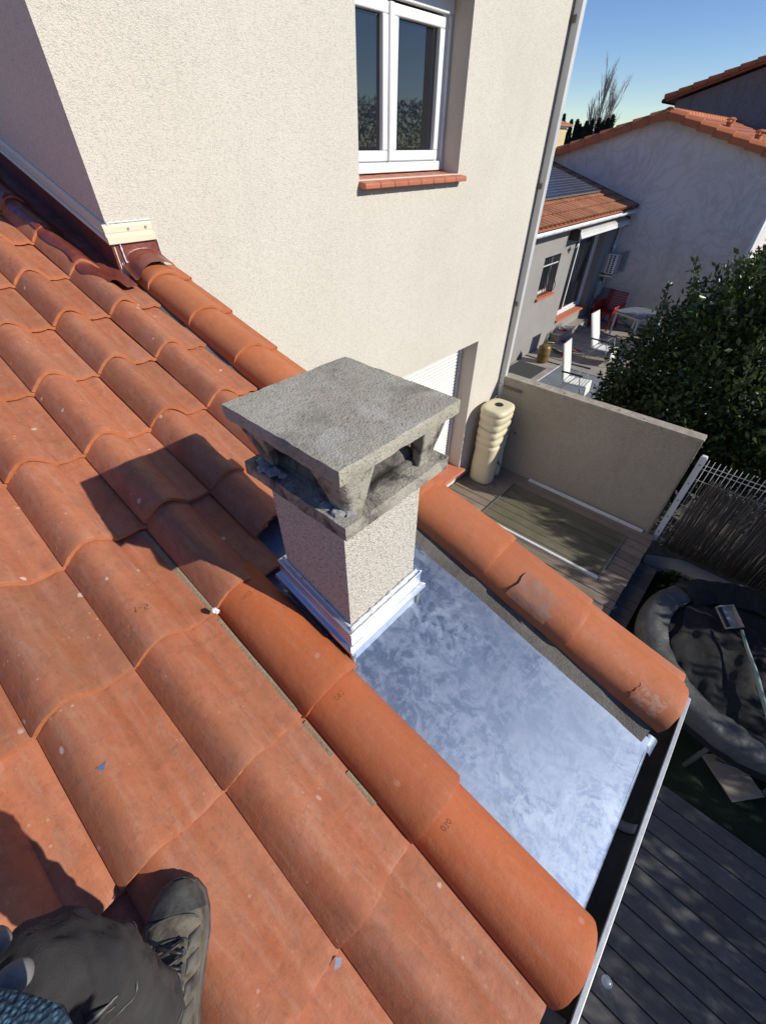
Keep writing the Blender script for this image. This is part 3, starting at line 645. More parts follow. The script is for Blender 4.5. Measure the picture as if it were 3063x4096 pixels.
# turned corner piece on the sunny face
zc = zroof(XW)
tr = HB(); prof = [(.0,.166),(.018,.162),(.020,.164),(.020,.190),(.010,.194),(.010,.203),(.012,.206),(.012,.228),(.004,.238),(.0,.238)]
tr.loft([[(XW+dx,y,zc+dz) for dx,dz in prof] for y in (YC-.022,1.038)]); tr.build('corner_trim', M['trim'], bevel=.0015)
for yy in (.925,1.005): HB().tube([(XW+.011,yy,zc+.216),(XW+.0165,yy,zc+.216)],.0055,10).build('screw', M['gutter'])
def skirt(u,v):
    y = lerp(.847,1.045,u); crest = .014+.017+.02+interp(V_PROF,max(.004,min(.18,y-.862)))
    base = RP(-2.165,y,crest)
    if v < .5: t = v/.5; return (XW+.004+.005*t*t,y,lerp(zc+.17,max(zc+.05,base.z+.008),t))
    t = (v-.5)/.5; s = lerp(-2.165,-2.085+.012*nz(u*3,5),t); p = RP(s,lerp(y,.955+(y-.955)*1.05,t),crest+.004*(1-t)+.003*nz(u*6,v*6))
    return (p.x,p.y,max(p.z, base.z-.05))
HB().grid(skirt,18,16).build('corner_flashing', M['flash_red'], smooth=True, fix=False)
si = HB()
beadline(si,[(XW+.005,.842,zc+.242),(XW+.005,1.040,zc+.242)],.0055,1,36); beadline(si,[(XW+.009,.842,zc+.165),(XW+.007,.842,zc+.242)],.005,2,18)
beadline(si,[(XW+.008,1.043,zc+.165),(XW+.008,1.047,zc+.04)],.0042,3,20); beadline(si,[(XW+.010,.866,zc+.16),(XW+.014,.866,zc+.085),(XW+.03,.89,zc+.098)],.0045,4,24); beadline(si,[(XW+.034,1.012,zc+.078),(XW+.014,1.04,zc+.068)],.0045,6,14)
si.build('sealant', M['silicone'], smooth=True)
# downpipe at the far corner
dp = thing('downpipe', 'long pale square-cut downpipe running down the far corner of the cream house', 'downpipe', (XW+.045,5.045,1.2))
ox,oy,oz = dp.location
MB().prism([(-.034,-.03),(.034,-.03),(.034,.03),(-.034,.03)], lambda p,k:(p[0],p[1],-.02 if k==0 else 5.0)).build('pipe', M['pvc_grey'], dp, bevel=.006)
MB().prism([(-.002,.031),(.033,.031),(.033,.036),(-.002,.036)], lambda p,k:(p[0],p[1],0 if k==0 else 5.0)).build('pipe_edge', M['pvc'], dp)
MB().lathe([(.045,-.11),(.047,-.02),(.047,.03),(.042,.035)], seg=20).build('collar', M['pvc_grey'], dp, smooth=40)
MB().tube([(0,0,-.1),(0,0,-.16),(.0,-.02,-.22),(-.0,-.03,-.32)],.036,14).build('lower_pipe', M['pvc_grey'], dp, smooth=40)
MB().tube([(-.01,-.03,-.16),(-.01,-.07,-.13),(-.01,-.10,-.15),(-.008,-.11,-.22),(-.006,-.10,-.33)],.0125,10).build('diverter_hose', M['pvc'], dp, smooth=True)
for z in (1.0,2.1,3.2): MB().box((-.042,-.042,z),(.0,-.031,z+.045)).build('clip', M['rust'], dp)

# ------------------------------------------------------------------ terrace
deck = struct(MB().box((XW+.001,1.0,-.30),(.03,5.04,-.034)).build('terrace_deck', M['soot']))
bw = .1355; yy = 5.03-.004; rnd2 = random.Random(5); i = 0
while yy-bw > .98:
    o = MB().box((-1.23,-bw/2+.0045,-.013),(1.23,bw/2-.0045,.013)).build('plank', M['deck'], deck, bevel=.003)
    o.location = ((XW+.05)/2+.02+rnd2.uniform(-.004,.004), yy-bw/2, -.013+rnd2.uniform(-.0015,.0015)); yy -= bw
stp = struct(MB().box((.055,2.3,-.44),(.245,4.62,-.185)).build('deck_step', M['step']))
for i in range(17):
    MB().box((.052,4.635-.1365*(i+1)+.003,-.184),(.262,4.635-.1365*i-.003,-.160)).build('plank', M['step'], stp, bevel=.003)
MB().box((.034,1.0,-.43),(.053,5.03,-.036)).build('riser_board', M['step'], deck)
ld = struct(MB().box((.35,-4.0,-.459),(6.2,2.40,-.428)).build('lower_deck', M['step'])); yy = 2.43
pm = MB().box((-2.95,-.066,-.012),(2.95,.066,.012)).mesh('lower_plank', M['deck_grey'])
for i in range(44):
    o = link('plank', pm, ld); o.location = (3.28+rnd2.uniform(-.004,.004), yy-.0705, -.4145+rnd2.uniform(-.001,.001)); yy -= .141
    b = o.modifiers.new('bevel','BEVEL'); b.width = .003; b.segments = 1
spot = thing('deck_spotlight', 'round grey spotlight let into the lower deck near the gutter', 'deck light', (1.095,.985,-.402))
MB().lathe([(.034,-.01),(.034,.002),(.031,.005),(.022,.005)], seg=28).build('bezel', M['gutter'], spot, smooth=40)
MB().lathe([(.0215,.0),(.0215,.0046),(.015,.0075),(.004,.009)], seg=24).build('lens', plain('pale_lens',(.35,.38,.4),.2), spot, smooth=40)

# terrace wall
tw = thing('terrace_wall', 'shaded beige rendered garden wall with a rough pale coping dividing the terrace from next door', 'wall', (-2.36,5.03,-.8))
def TWm(mb,*a,**k):
    mb.v = [tuple(Vector(p)-Vector((-2.36,5.03,-.8))) for p in mb.v]; return mb.build(*a,**k)
TWm(MB().box((-2.36,5.03,-.8),(-.012,5.165,1.312)),'wall_face',M['tw'],tw,bevel=.004)
cp = rough_box('coping', (-2.365,5.024,1.305), (-.008,5.172,1.345), M['coping'], .016, .004, 18, 5, tw, chip=.006, org=(-2.36,5.03,-.8))
for x,y,z in ((-1.55,5.08,1.347),(-.62,5.07,1.347),(-.9,5.1,1.347),(-1.9,5.09,1.347)):
    TWm(lump(MB(),(x,y,z),.012,x*3,.4,7),'mortar_crumb',M['rust'],tw,smooth=True)
TWm(MB().bar((-2.33,5.005,1.215),(-2.07,5.005,1.215),.016,.03),'steel_angle',M['rust'],tw,bevel=.002)
TWm(MB().bar((-2.02,5.03,.62),(-2.02,4.985,.62),.018,.014),'steel_stub',M['rust'],tw,bevel=.002)
TWm(MB().box((-.055,5.021,-.05),(-.03,5.029,1.30)),'end_bead',M['tw'],tw)

# water butt
bt = thing('water_butt', 'tall cream plastic rain barrel with moulded rings, standing in the terrace corner', 'water butt', (-2.175,4.645,.0))
def superring(z, ax, ay, e, ins=None, n=64, cx=0, cy=0):
    r = []
    for k in range(n):
        t = 2*pi*k/n; c,s_ = cos(t),sin(t); x = ax*abs(c)**(2/e)*(1 if c>0 else -1); y = ay*abs(s_)**(2/e)*(1 if s_>0 else -1)
        r.append((x+cx,y+cy,z))
    return r
ZB = [(0,.155,.185),(.012,.172,.202),(.06,.176,.206),(.28,.176,.205),(.40,.170,.20),(.50,.166,.196),(.545,.172,.203),(.58,.176,.208)]
z = .59
for k in range(4):
    ZB += [(z,.166,.198),(z+.018,.163,.195),(z+.03,.170,.203),(z+.05,.177,.210),(z+.085,.178,.211)]; z += .105
ZB += [(z,.176,.208),(z+.012,.169,.202),(z+.022,.169,.201),(z+.03,.180,.213),(z+.062,.181,.214),(z+.085,.174,.207),(z+.097,.158,.19),(z+.101,.12,.15),(z+.098,.08,.1),(z+.097,.0,.0)]
rings = []
for (zz,ax,ay) in ZB:
    r = superring(zz*1.02,ax,ay,3.2)
    out = []
    for k,(x,y,q) in enumerate(r):
        t = 2*pi*k/64
        # diagonal valley on the camera corner with stepped ribs, and an arch for the tap at the foot on +x
        if .5 < zz < .98: y = y + .0*zz; x = x - .022*max(0,cos(t-radians(-8)))**6*max(0,sin((zz-.5)/.48*pi))
        if zz < .42: x = x - .075*max(0,1-((y-.06)/.085)**2)**.8*(1-zz/.42)**.35*(1 if x>0.05 else 0)
        out.append((x,y,q))
    rings.append(out)
MB().loft(rings).build('barrel', M['butt'], bt, smooth=True)
zl = (z+.10)*1.02
MB().lathe([(.052,-.004),(.052,.004),(.047,.007),(.01,.006)],c=(.0,.02,zl),seg=28).build('lid_plug', M['black'], bt, smooth=40)
MB().tube([(.10,.06,.27),(.15,.06,.27),(.165,.06,.262),(.167,.06,.24)],.009,8).tube([(.15,.06,.262),(.15,.06,.295)],.006,8).bar((.15,.04,.298),(.15,.08,.298),.008).build('tap', M['black'], bt, smooth=40)
MB().tube([(-.19,-.15,.98),(-.175,-.21,.93),(-.13,-.222,.91),(-.05,-.219,.87),(.06,-.216,.845),(.14,-.2,.86)],.0022,5).tube([(-.19,-.15,.98),(-.2,-.16,1.02),(-.17,-.17,1.0)],.002,5).build('wire', M['rust'], bt)

# glass panel lying on the deck, and the bar by the wall
gp = thing('glass_panel', 'large frosted greenish glass panel lying flat on the terrace planks', 'glass panel', (-.985,4.31,.0))
gm, nt, b = newmat('frosted_green_glass'); c_ = coords(nt,False)
tb_ = N(nt,'BsdfTransparent'); nt.links.new(mix(nt,ramp(nt,noise(nt,c_,3,5,.7),[(.4,0),(.7,1)]),(.80,.83,.77),(.68,.71,.65)),tb_.inputs[0])
b.inputs['Base Color'].default_value = (.30,.33,.28,1); b.inputs['Roughness'].default_value = .25; b.inputs['Specular IOR Level'].default_value = .3
ms_ = N(nt,'MixShader'); ms_.inputs[0].default_value = .07; nt.links.new(tb_.outputs[0],ms_.inputs[1]); nt.links.new(b.outputs[0],ms_.inputs[2]); nt.links.new(ms_.outputs[0],nt.nodes['Material Output'].inputs[0])
MB().grid(lambda u,v:(lerp(-.765,.775,u),lerp(-.44,.46,v),.016),2,2).build('pane', gm, gp, fix=False)
MB().box((-.765,-.4725,.0),(.775,-.4405,.027)).build('front_rail', M['alu'], gp, bevel=.002)
MB().box((-.775,-.4725,.0),(-.766,.46,.021)).build('side_edge', M['gutter'], gp)
MB().box((.776,-.4725,.0),(.785,.46,.021)).build('side_edge', M['gutter'], gp)
ab = MB().box((-.78,-.016,0),(.78,.016,.02)).box((-.78,.012,.0201),(.78,.016,.034)).build('aluminium_bar', M['alu'], None, bevel=.002)
ab.location = (-.86,4.985,.0); ab.rotation_euler = (0,0,-.012); tag(ab,'long white aluminium profile lying along the foot of the terrace wall','metal bar')

# ------------------------------------------------------------------ fence, low wall, trampoline and garden odds and ends
fe = thing('mesh_fence', 'white wire mesh fence panel with a square post at the end of the terrace wall', 'fence', (.07,5.10,-.1))
MB().box((-.032,-.028,.0),(.032,.028,1.23)).build('post', M['white_metal'], fe, bevel=.003)
MB().lathe([(.04,1.23),(.04,1.238),(.03,1.25),(.005,1.252)],seg=4,T=Matrix.Rotation(pi/4,4,'Z')).build('post_cap', M['white_metal'], fe)
for i in range(5): MB().tube([(.0,-.031,.15+.25*i),(.0,-.036,.15+.25*i)],.007,8).build('bolt', M['black'], fe)
vw = MB().tube([(0,0,0),(0,0,1.2)],.0026,5).mesh('wire_upright', M['white_metal'], True)
for i in range(52): o = link('upright_wire', vw, fe); o.location = (.06+.05*i,0,.02)
hw = MB().tube([(0,0,0),(2.6,0,0)],.003,5).mesh('wire_cross', M['white_metal'], True)
for z_ in (.03,.06,.24,.42,.60,.78,.96,1.10,1.15): o = link('cross_wire', hw, fe); o.location = (.04,-.005,z_)
rs_ = thing('reed_screen', 'dark brown reed screen tied to the white mesh fence', 'reed screen', (.2,5.055,-.12))
rr = random.Random(9)
rms = [MB().tube([(0,0,0),(rr.uniform(-.012,.012),rr.uniform(-.006,.004),.5),(rr.uniform(-.03,.03),rr.uniform(-.01,.012),1.03+rr.uniform(-.05,.07))],[.0042,.0038,.0022],4).mesh('reed_stem_%d'%k, M['reed'], True) for k in range(8)]
for i in range(290):
    o = link('reed', rms[rr.randrange(8)], rs_); o.location = (.008*i+rr.uniform(-.004,.004)-.03*(i<6), rr.uniform(-.012,.012), rr.uniform(-.03,.02)); o.rotation_euler = (0,rr.uniform(-.06,.06),rr.uniform(0,6))
bk = MB()
for i in range(330): x = rr.uniform(0,2.4); bk.tube([(x,.02,-.02),(x+rr.uniform(-.03,.03),.02+rr.uniform(-.005,.005),rr.uniform(.9,1.05))],.004,4)
stuff(bk.build('reed_filling', M['reed'], rs_))
for z_ in (.18,.5,.8): MB().tube([(.0,-.018,z_),(2.4,-.018,z_)],.0016,4).build('tie_wire', M['rust'], rs_)
lw = thing('low_wall', 'low rendered base wall with a sloping top under the reed fence', 'wall', (.1,4.985,-.8))
MB().grid(lambda u,v:(u*3.2, [0,.0,.012,.11,.21][int(round(v*4))], [0,.44,.475,.50,.505][int(round(v*4))]+(.16*(1-u*3.2/.35) if (u*3.2<.35 and v>0) else 0)*(-1)+.006*nz(u*30,v*3)),40,4).build('wall_face', M['tw'], lw, smooth=40, fix=False)
M['leaf_dark'] = leafmat('dark_leaf',(.02,.042,.014),(.035,.065,.02),(.05,.075,.02))
def leafverts(rng, n, pts, nrm, size, aspect=.45, droop=.3, up=.4):
    """numpy: n leaves (2 quads folded on a midrib) at pts"""
    d = rng.normal(size=(n,3)); d += nrm*1.1; d[:,2] += up*rng.random(n)-droop*.3; d /= np.linalg.norm(d,axis=1)[:,None]
    u = rng.normal(size=(n,3)); u = u-d*np.sum(u*d,axis=1)[:,None]; u /= np.linalg.norm(u,axis=1)[:,None]
    w = np.cross(d,u); L = size*(.65+.7*rng.random(n)); L = L[:,None]; W = L*aspect*.5
    a = pts; m = pts+d*L*.5-u*L*.03; e = pts+d*L-u*L*.10
    l = m+w*W+u*W*.35; r = m-w*W+u*W*.35
    V = np.stack([a,m,e,l,r],axis=1).reshape(-1,3); b = (np.arange(n)*5)[:,None]
    F = np.concatenate([b+np.array([[0,1,3]]),b+np.array([[1,2,3]]),b+np.array([[0,4,1]]),b+np.array([[1,4,2]])],axis=0)
    return V,F
def npmesh(name, V, F, mat, smooth=False):
    me = bpy.data.meshes.new(name); me.vertices.add(len(V)); me.vertices.foreach_set('co', V.astype(np.float32).ravel())
    k = F.shape[1]; me.loops.add(F.size); me.loops.foreach_set('vertex_index', F.astype(np.int32).ravel()); me.polygons.add(len(F))
    me.polygons.foreach_set('loop_start', np.arange(0,F.size,k,dtype=np.int32)); me.update(calc_edges=True); me.materials.append(mat); me.validate(); return me
def crown(name, parent, mat, lumps, n, size, seed, shell=.55, **kw):
    rng = np.random.default_rng(seed); P = []; Nn = []
    vol = np.array([l[3]*l[4]*l[5] for l in lumps])**.8; cnt = (n*vol/vol.sum()).astype(int)
    for (cx,cy,cz,rx,ry,rz),c in zip(lumps,cnt):
        d = rng.normal(size=(c,3)); d /= np.linalg.norm(d,axis=1)[:,None]; rad = shell+(1-shell)*rng.random(c)**.6
        k = np.array([rx,ry,rz]); ph = 1+.13*np.sin(d[:,0]*5+seed)*np.cos(d[:,1]*6+cx)+.1*np.sin(d[:,2]*9+cy)
        P.append(np.array([cx,cy,cz])+d*k*(rad*ph)[:,None]); Nn.append(d)
    P = np.concatenate(P); Nn = np.concatenate(Nn); V,F = leafverts(rng,len(P),P,Nn,size,**kw)
    return link(name, npmesh(name,V,F,mat), parent)
wd = thing('weed_clump', 'dark leafy weed growing between the deck step and the low wall', 'weed', (.42,4.72,-.46))
crown('foliage', wd, M['leaf_dark'], [(0,0,.12,.14,.12,.12),(.16,.08,.1,.1,.08,.08)], 420, .09, 4, shell=.2)
MB().tube([(0,0,0),(.02,.01,.16)],.006,5).build('stem', M['leaf_dark'], wd)

tp = thing('trampoline', 'round trampoline with a grey padded rim and a collapsed black safety net', 'trampoline', (1.24,3.64,-.46))
M['pad'] = plain('grey_pvc_pad',(.055,.055,.053),.5,c2=(.08,.08,.076),scale=5,bstr=.5,bscale=14,bdist=.02)
M['net'] = plain('black_net',(.006,.006,.0065),.85,c2=(.018,.018,.019),scale=40,bstr=1,bscale=260,bdist=.01)
def padring(u,v):
    a = 2*pi*u; r = lerp(.965,.715,v); z_ = .655+.035*sin(pi*v)-.10*max(0,(.12-v)/.12)
    sg = (a*8/(2*pi))%1; z_ -= .01*(1-abs(2*sg-1))**6; z_ += .018*nz(cos(a)*5,sin(a)*5,v*2)+.014*nz(cos(a)*14,sin(a)*14,v*3); r += .012*nz(cos(a)*7,sin(a)*7,4)
    return (r*cos(a),r*sin(a),z_)
MB().grid(padring,120,10).build('rim_pad', M['pad'], tp, smooth=True, fix=False)
MB().grid(lambda u,v:((.955-.01*v)*cos(2*pi*u),(.955-.01*v)*sin(2*pi*u),lerp(.57,.45,v)+.008*nz(cos(6.28*u)*9,sin(6.28*u)*9)),90,2).build('rim_skirt', M['black'], tp, smooth=True, fix=False)
MB().lathe([(.0,.60),(.72,.612),(.72,.60),(.0,.59)],seg=48).build('jumping_mat', M['net'], tp)
def cover(u,v):
    a = lerp(radians(8),radians(150),u); p = padring(a/(2*pi),lerp(-.06,1.25,v)); k = 1+.02*nz(cos(a)*9,v*3); return (p[0]*k,p[1]*k,max(.60,min(.70,p[2]))+.016+.012*nz(cos(a)*8,sin(a)*8,v*4))
MB().grid(cover,80,14).build('net_cover', M['net'], tp, smooth=True, fix=False)
def netheap(u,v):
    x = lerp(-.62,.25,u); y = lerp(-.70,.42,v); a = x*.8+y*.25
    f = .5+.5*sin(a*34+3*nz(x*3,y*3)); env = max(0,1-((x+.2)/.5)**2)*max(0,1-((y+.12)/.62)**2)
    return (x+.05*nz(x*4,y*4,7),y+.04*nz(x*5,y*5,2),.617+env*(.06+.07*f*(.6+.4*nz(x*6,y*2,1)))+.012*nz(x*16,y*8))
MB().grid(netheap,70,50).build('safety_net', M['net'], tp, smooth=True, fix=False)
for k in range(6):
    a = 2*pi*(k+.4)/6; MB().tube([(.9*cos(a),.9*sin(a),0),(.9*cos(a),.9*sin(a),.6)],.02,8).build('leg', M['gutter'], tp, smooth=40)
MB().tube([(-.22,.14,.80),(-.15,-.04,.80),(-.05,-.24,.79),(-.03,-.30,.785),(.12,-.62,.74),(.3,-.95,.70)],[.012,.014,.015,.02,.015,.014],8).build('net_pole', plain('pale_green_sleeve',(.20,.27,.25),.7), tp, smooth=True)
bx_ = thing('trampoline_box', 'small pale open box lying on the black trampoline net', 'box', (.905,3.90,.30), (0,.35,-.75))
b0 = MB().box((-.105,-.075,0),(.105,.075,.006)).box((-.105,-.075,.0062),(-.099,.075,.05)).box((-.105,.069,.0502),(.105,.075,.006)).box((.099,-.075,.0062),(.105,.069,.05)).build('shell', plain('pale_card',(.36,.33,.28),.7), bx_)
MB().bar((-.09,-.05,.02),(.09,-.05,.02),.02).build('inner_bar', M['black'], bx_)
slab = plain('tan_slab',(.30,.25,.19),.85,c2=(.36,.31,.25),scale=12,bstr=.4)
for k,(loc_,rz,lab) in enumerate([((1.44,2.88,-.38),-.62,'tan paving slab leaning on its metal leg beside the trampoline'),((1.86,2.98,-.37),-.5,'second tan slab half out of view at the right edge beside the trampoline')]):
    t_ = thing('paving_slab', lab, 'slab', loc_, (.16,0,rz), 'tan slabs by the trampoline')
    MB().prism([(-.19,-.12),(.17,-.14),(.2,.12),(-.13,.14)] if k==0 else [(-.15,-.15),(.15,-.15),(.15,.15),(-.15,.15)], lambda p,q:(p[0],p[1],.018*q)).build('plate', slab, t_, bevel=.003)
    MB().bar((-.12,-.06,.035),(.05,.16,.05),.022,.012).build('metal_leg', M['gutter'], t_, bevel=.002)
tr2 = thing('shopping_bag', 'crumpled white and blue plastic bag at the far right of the trampoline', 'bag', (1.62,3.52,.21))
lump(MB(),(0,0,.05),.085,3,.7,12).build('bag_body', plain('white_plastic',(.6,.62,.66),.4,c2=(.14,.17,.24),scale=9), tr2, smooth=60)

# ------------------------------------------------------------------ next door: patio and low house with solar panels
XN, YG, ZF = -4.67, 15.5, -.65
M['patio'] = wood('wood_look_tile',(.30,.265,.225),(.40,.36,.315),'x',rand=.10,rough=.5,scale=.5)
M['patio2'] = plain('blue_grey_tile',(.16,.18,.20),.5,c2=(.21,.23,.25),scale=3,rand=.08)
pf = struct(MB().box((-4.66,5.3,-.79),(1.6,15.49,ZF-.014)).build('patio', M['mortar']))
ty = 10.92; row = 0
while ty < 15.3:
    off = (row%2)*.5
    for k in range(-1,3):
        a = -4.655+1.0*k+off; b = min(a+.994,-1.6); a = max(a,-4.655)
        if b-a > .05: MB().box((a,ty,ZF-.0135),(b,ty+.196,ZF)).build('floor_tile', M['patio'], pf)
    ty += .2; row += 1
ty = 9.2; row = 0
while ty < 10.9:
    off = (row%2)*.4
    for k in range(-1,2):
        a = max(-4.655,-4.655+.8*k+off); b = min(-4.655+.8*k+off+.795,-3.68)
        if b-a > .04: MB().box((a,ty,ZF-.0135),(b,ty+.196,ZF)).build('floor_tile', M['patio'], pf)
    ty += .2; row += 1
MB().box((-3.679,9.2,ZF-.0135),(-3.655,10.92,ZF+.004)).build('edging_strip', M['alu'], pf)
for i in range(4):
    for j in range(5): MB().box((-3.65+.45*i,8.6+.46*j,ZF-.0135),(-3.65+.45*i+.445,8.6+.46*j+.455,ZF-.004)).build('floor_tile', M['patio2'], pf)
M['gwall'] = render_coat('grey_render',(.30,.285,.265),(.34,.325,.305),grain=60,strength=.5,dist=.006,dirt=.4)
nb = thing('neighbour_house', 'low grey-rendered house next door with clay canal tiles, sliding door and barred window', 'house', (XN,YG,-.8))
NO = Vector((XN,YG,-.8))
class NB(MB):
    def build(s, name, mats, parent=None, **k):
        s.v = [tuple(Vector(p)-NO) for p in s.v]; return MB.build(s,name,mats,parent or nb,**k)
D1 = (12.45,14.52,-.115,1.82); D2 = (10.83,11.70,.77,1.645)
nw = NB(); facade(nw, XN, sorted([6.0,D2[0],D2[1],D1[0],D1[1],YG]), sorted([-.8,D1[2],D2[2],D2[3],D1[3],2.22]), [D1,D2]); nw.build('front_wall', M['gwall'], fix=False)
NB().box((-9.5,6.0,-.8),(XN-.45,15.49,2.2)).build('inner_body', M['gwall'])
def nreveal(h, dep, nm):
    y0,y1,z0,z1 = h; xb = XN-dep; mb = NB()
    mb.add([(XN,y0,z0),(XN,y0,z1),(xb,y0,z1),(xb,y0,z0)],[(0,1,2,3)]); mb.add([(XN,y1,z0),(xb,y1,z0),(xb,y1,z1),(XN,y1,z1)],[(0,1,2,3)])
    mb.add([(XN,y0,z1),(XN,y1,z1),(xb,y1,z1),(xb,y0,z1)],[(0,1,2,3)]); mb.add([(XN,y0,z0),(xb,y0,z0),(xb,y1,z0),(XN,y1,z0)],[(0,1,2,3)])
    return mb.build(nm, M['gwall'], fix=False)
nreveal(D1,.26,'door_reveal'); nreveal(D2,.22,'window_reveal')
sdn = part('sliding_door', nb); y0,y1,z0,z1 = D1; xd = XN-.2
frame_ = frame
def nframe(parent,name,xa,xb_,ya,yb,za,zb,w,wb=None,mat=None):
    wb = wb or w; mb = NB(); mb.box((xa,ya,za),(xb_,yb,za+wb)); mb.box((xa,ya,zb-w),(xb_,yb,zb)); mb.box((xa,ya,za+wb),(xb_,ya+w,zb-w)); mb.box((xa,yb-w,za+wb),(xb_,yb,zb-w))
    return mb.build(name, mat or M['alu'], parent)
nframe(sdn,'frame',xd-.06,xd+.03,y0+.003,y1-.003,z0+.003,z1-.003,.055,.08)
nframe(sdn,'leaf',xd-.02,xd+.012,y0+.06,y0+.80,z0+.085,z1-.06,.05); nframe(sdn,'leaf',xd-.055,xd-.023,y0+.76,y1-.06,z0+.085,z1-.06,.05)
NB().box((xd-.012,y0+.11,z0+.135),(xd-.004,y0+.75,z1-.11)).build('pane', M['pane'], sdn); NB().box((xd-.045,y0+.81,z0+.135),(xd-.037,y1-.11,z1-.11)).build('pane', M['pane'], sdn)
M['tfab'] = plain('checked_curtain',(.40,.45,.47),.8,c2=(.28,.33,.36),scale=22)
NB().grid(lambda u,v:(xd-.03+.0*u,lerp(y0+.45,y0+.72,u),lerp(z0+.14,z1-.12,v)),6,4).build('curtain', M['tfab'], sdn, fix=False)
NB().prism([(XN-.17,z0+.03),(XN+.055,z0+.012),(XN+.062,z0-.03),(XN-.17,z0-.012)], lambda p,k:(p[0],y1-.01 if k else y0+.003,p[1])).build('door_sill', M['sill'], sdn, bevel=.004)
nwn = part('barred_window', nb); y0,y1,z0,z1 = D2
nframe(nwn,'frame',XN-.215,XN-.16,y0+.003,y1-.003,z0+.003,z1-.003,.06); NB().box((XN-.2,y0+.064,z0+.064),(XN-.19,y1-.064,z1-.064)).build('pane', M['pane'], nwn)
for i in range(7):
    yb = y0+.08+.71*i/6; NB().tube([(XN-.03,yb,z1-.03),(XN-.03,yb,z1-.2),(XN+.0,yb,z1-.4),(XN+.03,yb,z0+.3),(XN+.075,yb,z0+.18),(XN+.06,yb,z0+.09),(XN-.02,yb,z0+.05),(XN-.03,yb,z0+.02)],.0085,6).build('bar', M['black'], nwn, smooth=True)
NB().box((XN-.04,y0+.003,z1-.2),(XN-.02,y1-.003,z1-.175)).build('cross_bar', M['pvc_grey'], nwn)
NB().prism([(XN-.15,z0+.02),(XN+.06,z0+.0),(XN+.065,z0-.05),(XN-.15,z0-.03)], lambda p,k:(p[0],y1+.06 if k else y0-.05,p[1])).build('window_sill', M['sill'], nwn, bevel=.004)
# doorstep
ds = thing('door_step', 'concrete doorstep below the neighbour sliding door', 'step', (-4.53,13.4,ZF))
MB().box((-.13,-1.05,0),(.13,1.05,.205)).build('block', M['coping'], ds, bevel=.006)
MB().box((-.132,-1.06,.2055),(.142,1.06,.222)).build('tread', M['patio'], ds, bevel=.003)
# lean-to roof
SL = radians(17); EX, EZ = -4.40, 2.30
def LP(d,y,h=0.): return Vector((EX-d*cos(SL)-h*(-sin(SL))*1, y, EZ+d*sin(SL)+h*cos(SL)))   # d measured up the slope from the eave
M['canal'] = terracotta('canal_tile',(.42,.16,.075),(.50,.235,.12),(.25,.12,.07),flecks=0,rand=.16,patches=.8)
NB().add([LP(0,6.0,-.02),LP(0,YG-.01,-.02),LP(4.5,YG-.01,-.02),LP(4.5,6.0,-.02)],[(0,1,2,3)]).build('roof_deck', M['tile'], fix=False)
cmb = MB()
cy = [pi*i/8 for i in range(9)]
cmb.loft([[(r0*(-cos(a)),0,0) for a in []] for r0 in []]) if False else None
outer = lambda f: [(-.40*f, -(.088-.012*f)*cos(a), (.085-.01*f)*sin(a)+.03*(1-f)) for a in cy]
inner = lambda f: [(-.40*f, -(.074-.012*f)*cos(a), (.071-.01*f)*sin(a)+.03*(1-f)) for a in cy][::-1]
cmb.loft([outer(0)+inner(0), outer(.5)+inner(.5), outer(1)+inner(1)])
cam_ = cmb.mesh('canal_cover', M['canal'], 40)
rc = random.Random(21); ncol = 30
for i in range(ncol):
    yk = YG-.12-.2135*i
    for j in range(9):
        d = .36*j
        if 1.2 < d < 2.65 and 10.9 < yk < 14.3: continue
        if d > .75 and yk < 10.9: continue
        if d > .1 and yk < 9.5 and j > 2: continue
        o = link('canal_tile', cam_, nb); p = LP(d,yk+rc.uniform(-.008,.008),0.0)-NO; o.location = p; o.rotation_euler = (0,SL,rc.uniform(-.02,.02))
NB().loft([[tuple(LP(d,YG-.05+dy,hh)) for dy,hh in ((-.05,.02),(-.03,.09),(.03,.11),(.045,.02))] for d in (-.05,4.5)]).build('wall_abutment', M['mortar'])
ngt = thing('white_gutter', 'white half-round gutter under the clay tile eave next door', 'gutter', (EX+.05,12,EZ-.06))
MB().grid(lambda u,v:(.06*cos(lerp(pi,2.05*pi,u)),lerp(-4.6,3.46,v),.06*sin(lerp(pi,2.05*pi,u))+.02),12,12).build('trough', M['pvc'], ngt, smooth=True, fix=False).modifiers.new('solid','SOLIDIFY').thickness = .003
for i in range(17): MB().tube([(.064*cos(a),-4.3+.48*i,.064*sin(a)+.02) for a in [lerp(pi*1.2,2.06*pi,k/8) for k in range(9)]],.006,5).build('gutter_clip', M['pvc_grey'], ngt)
ndp = thing('neighbour_downpipe', 'grey downpipe in the corner between the low house and the big gable wall', 'downpipe', (-4.61,15.40,ZF))
MB().tube([(0,0,0),(0,0,2.72),(.02,0,2.80),(.2,-.05,2.9)],.042,12).build('pipe', M['pvc_grey'], ndp, smooth=40)
MB().tube([(0,0,1.98),(0,0,2.06)],.052,12).build('pipe_collar', M['pvc'], ndp, smooth=40)
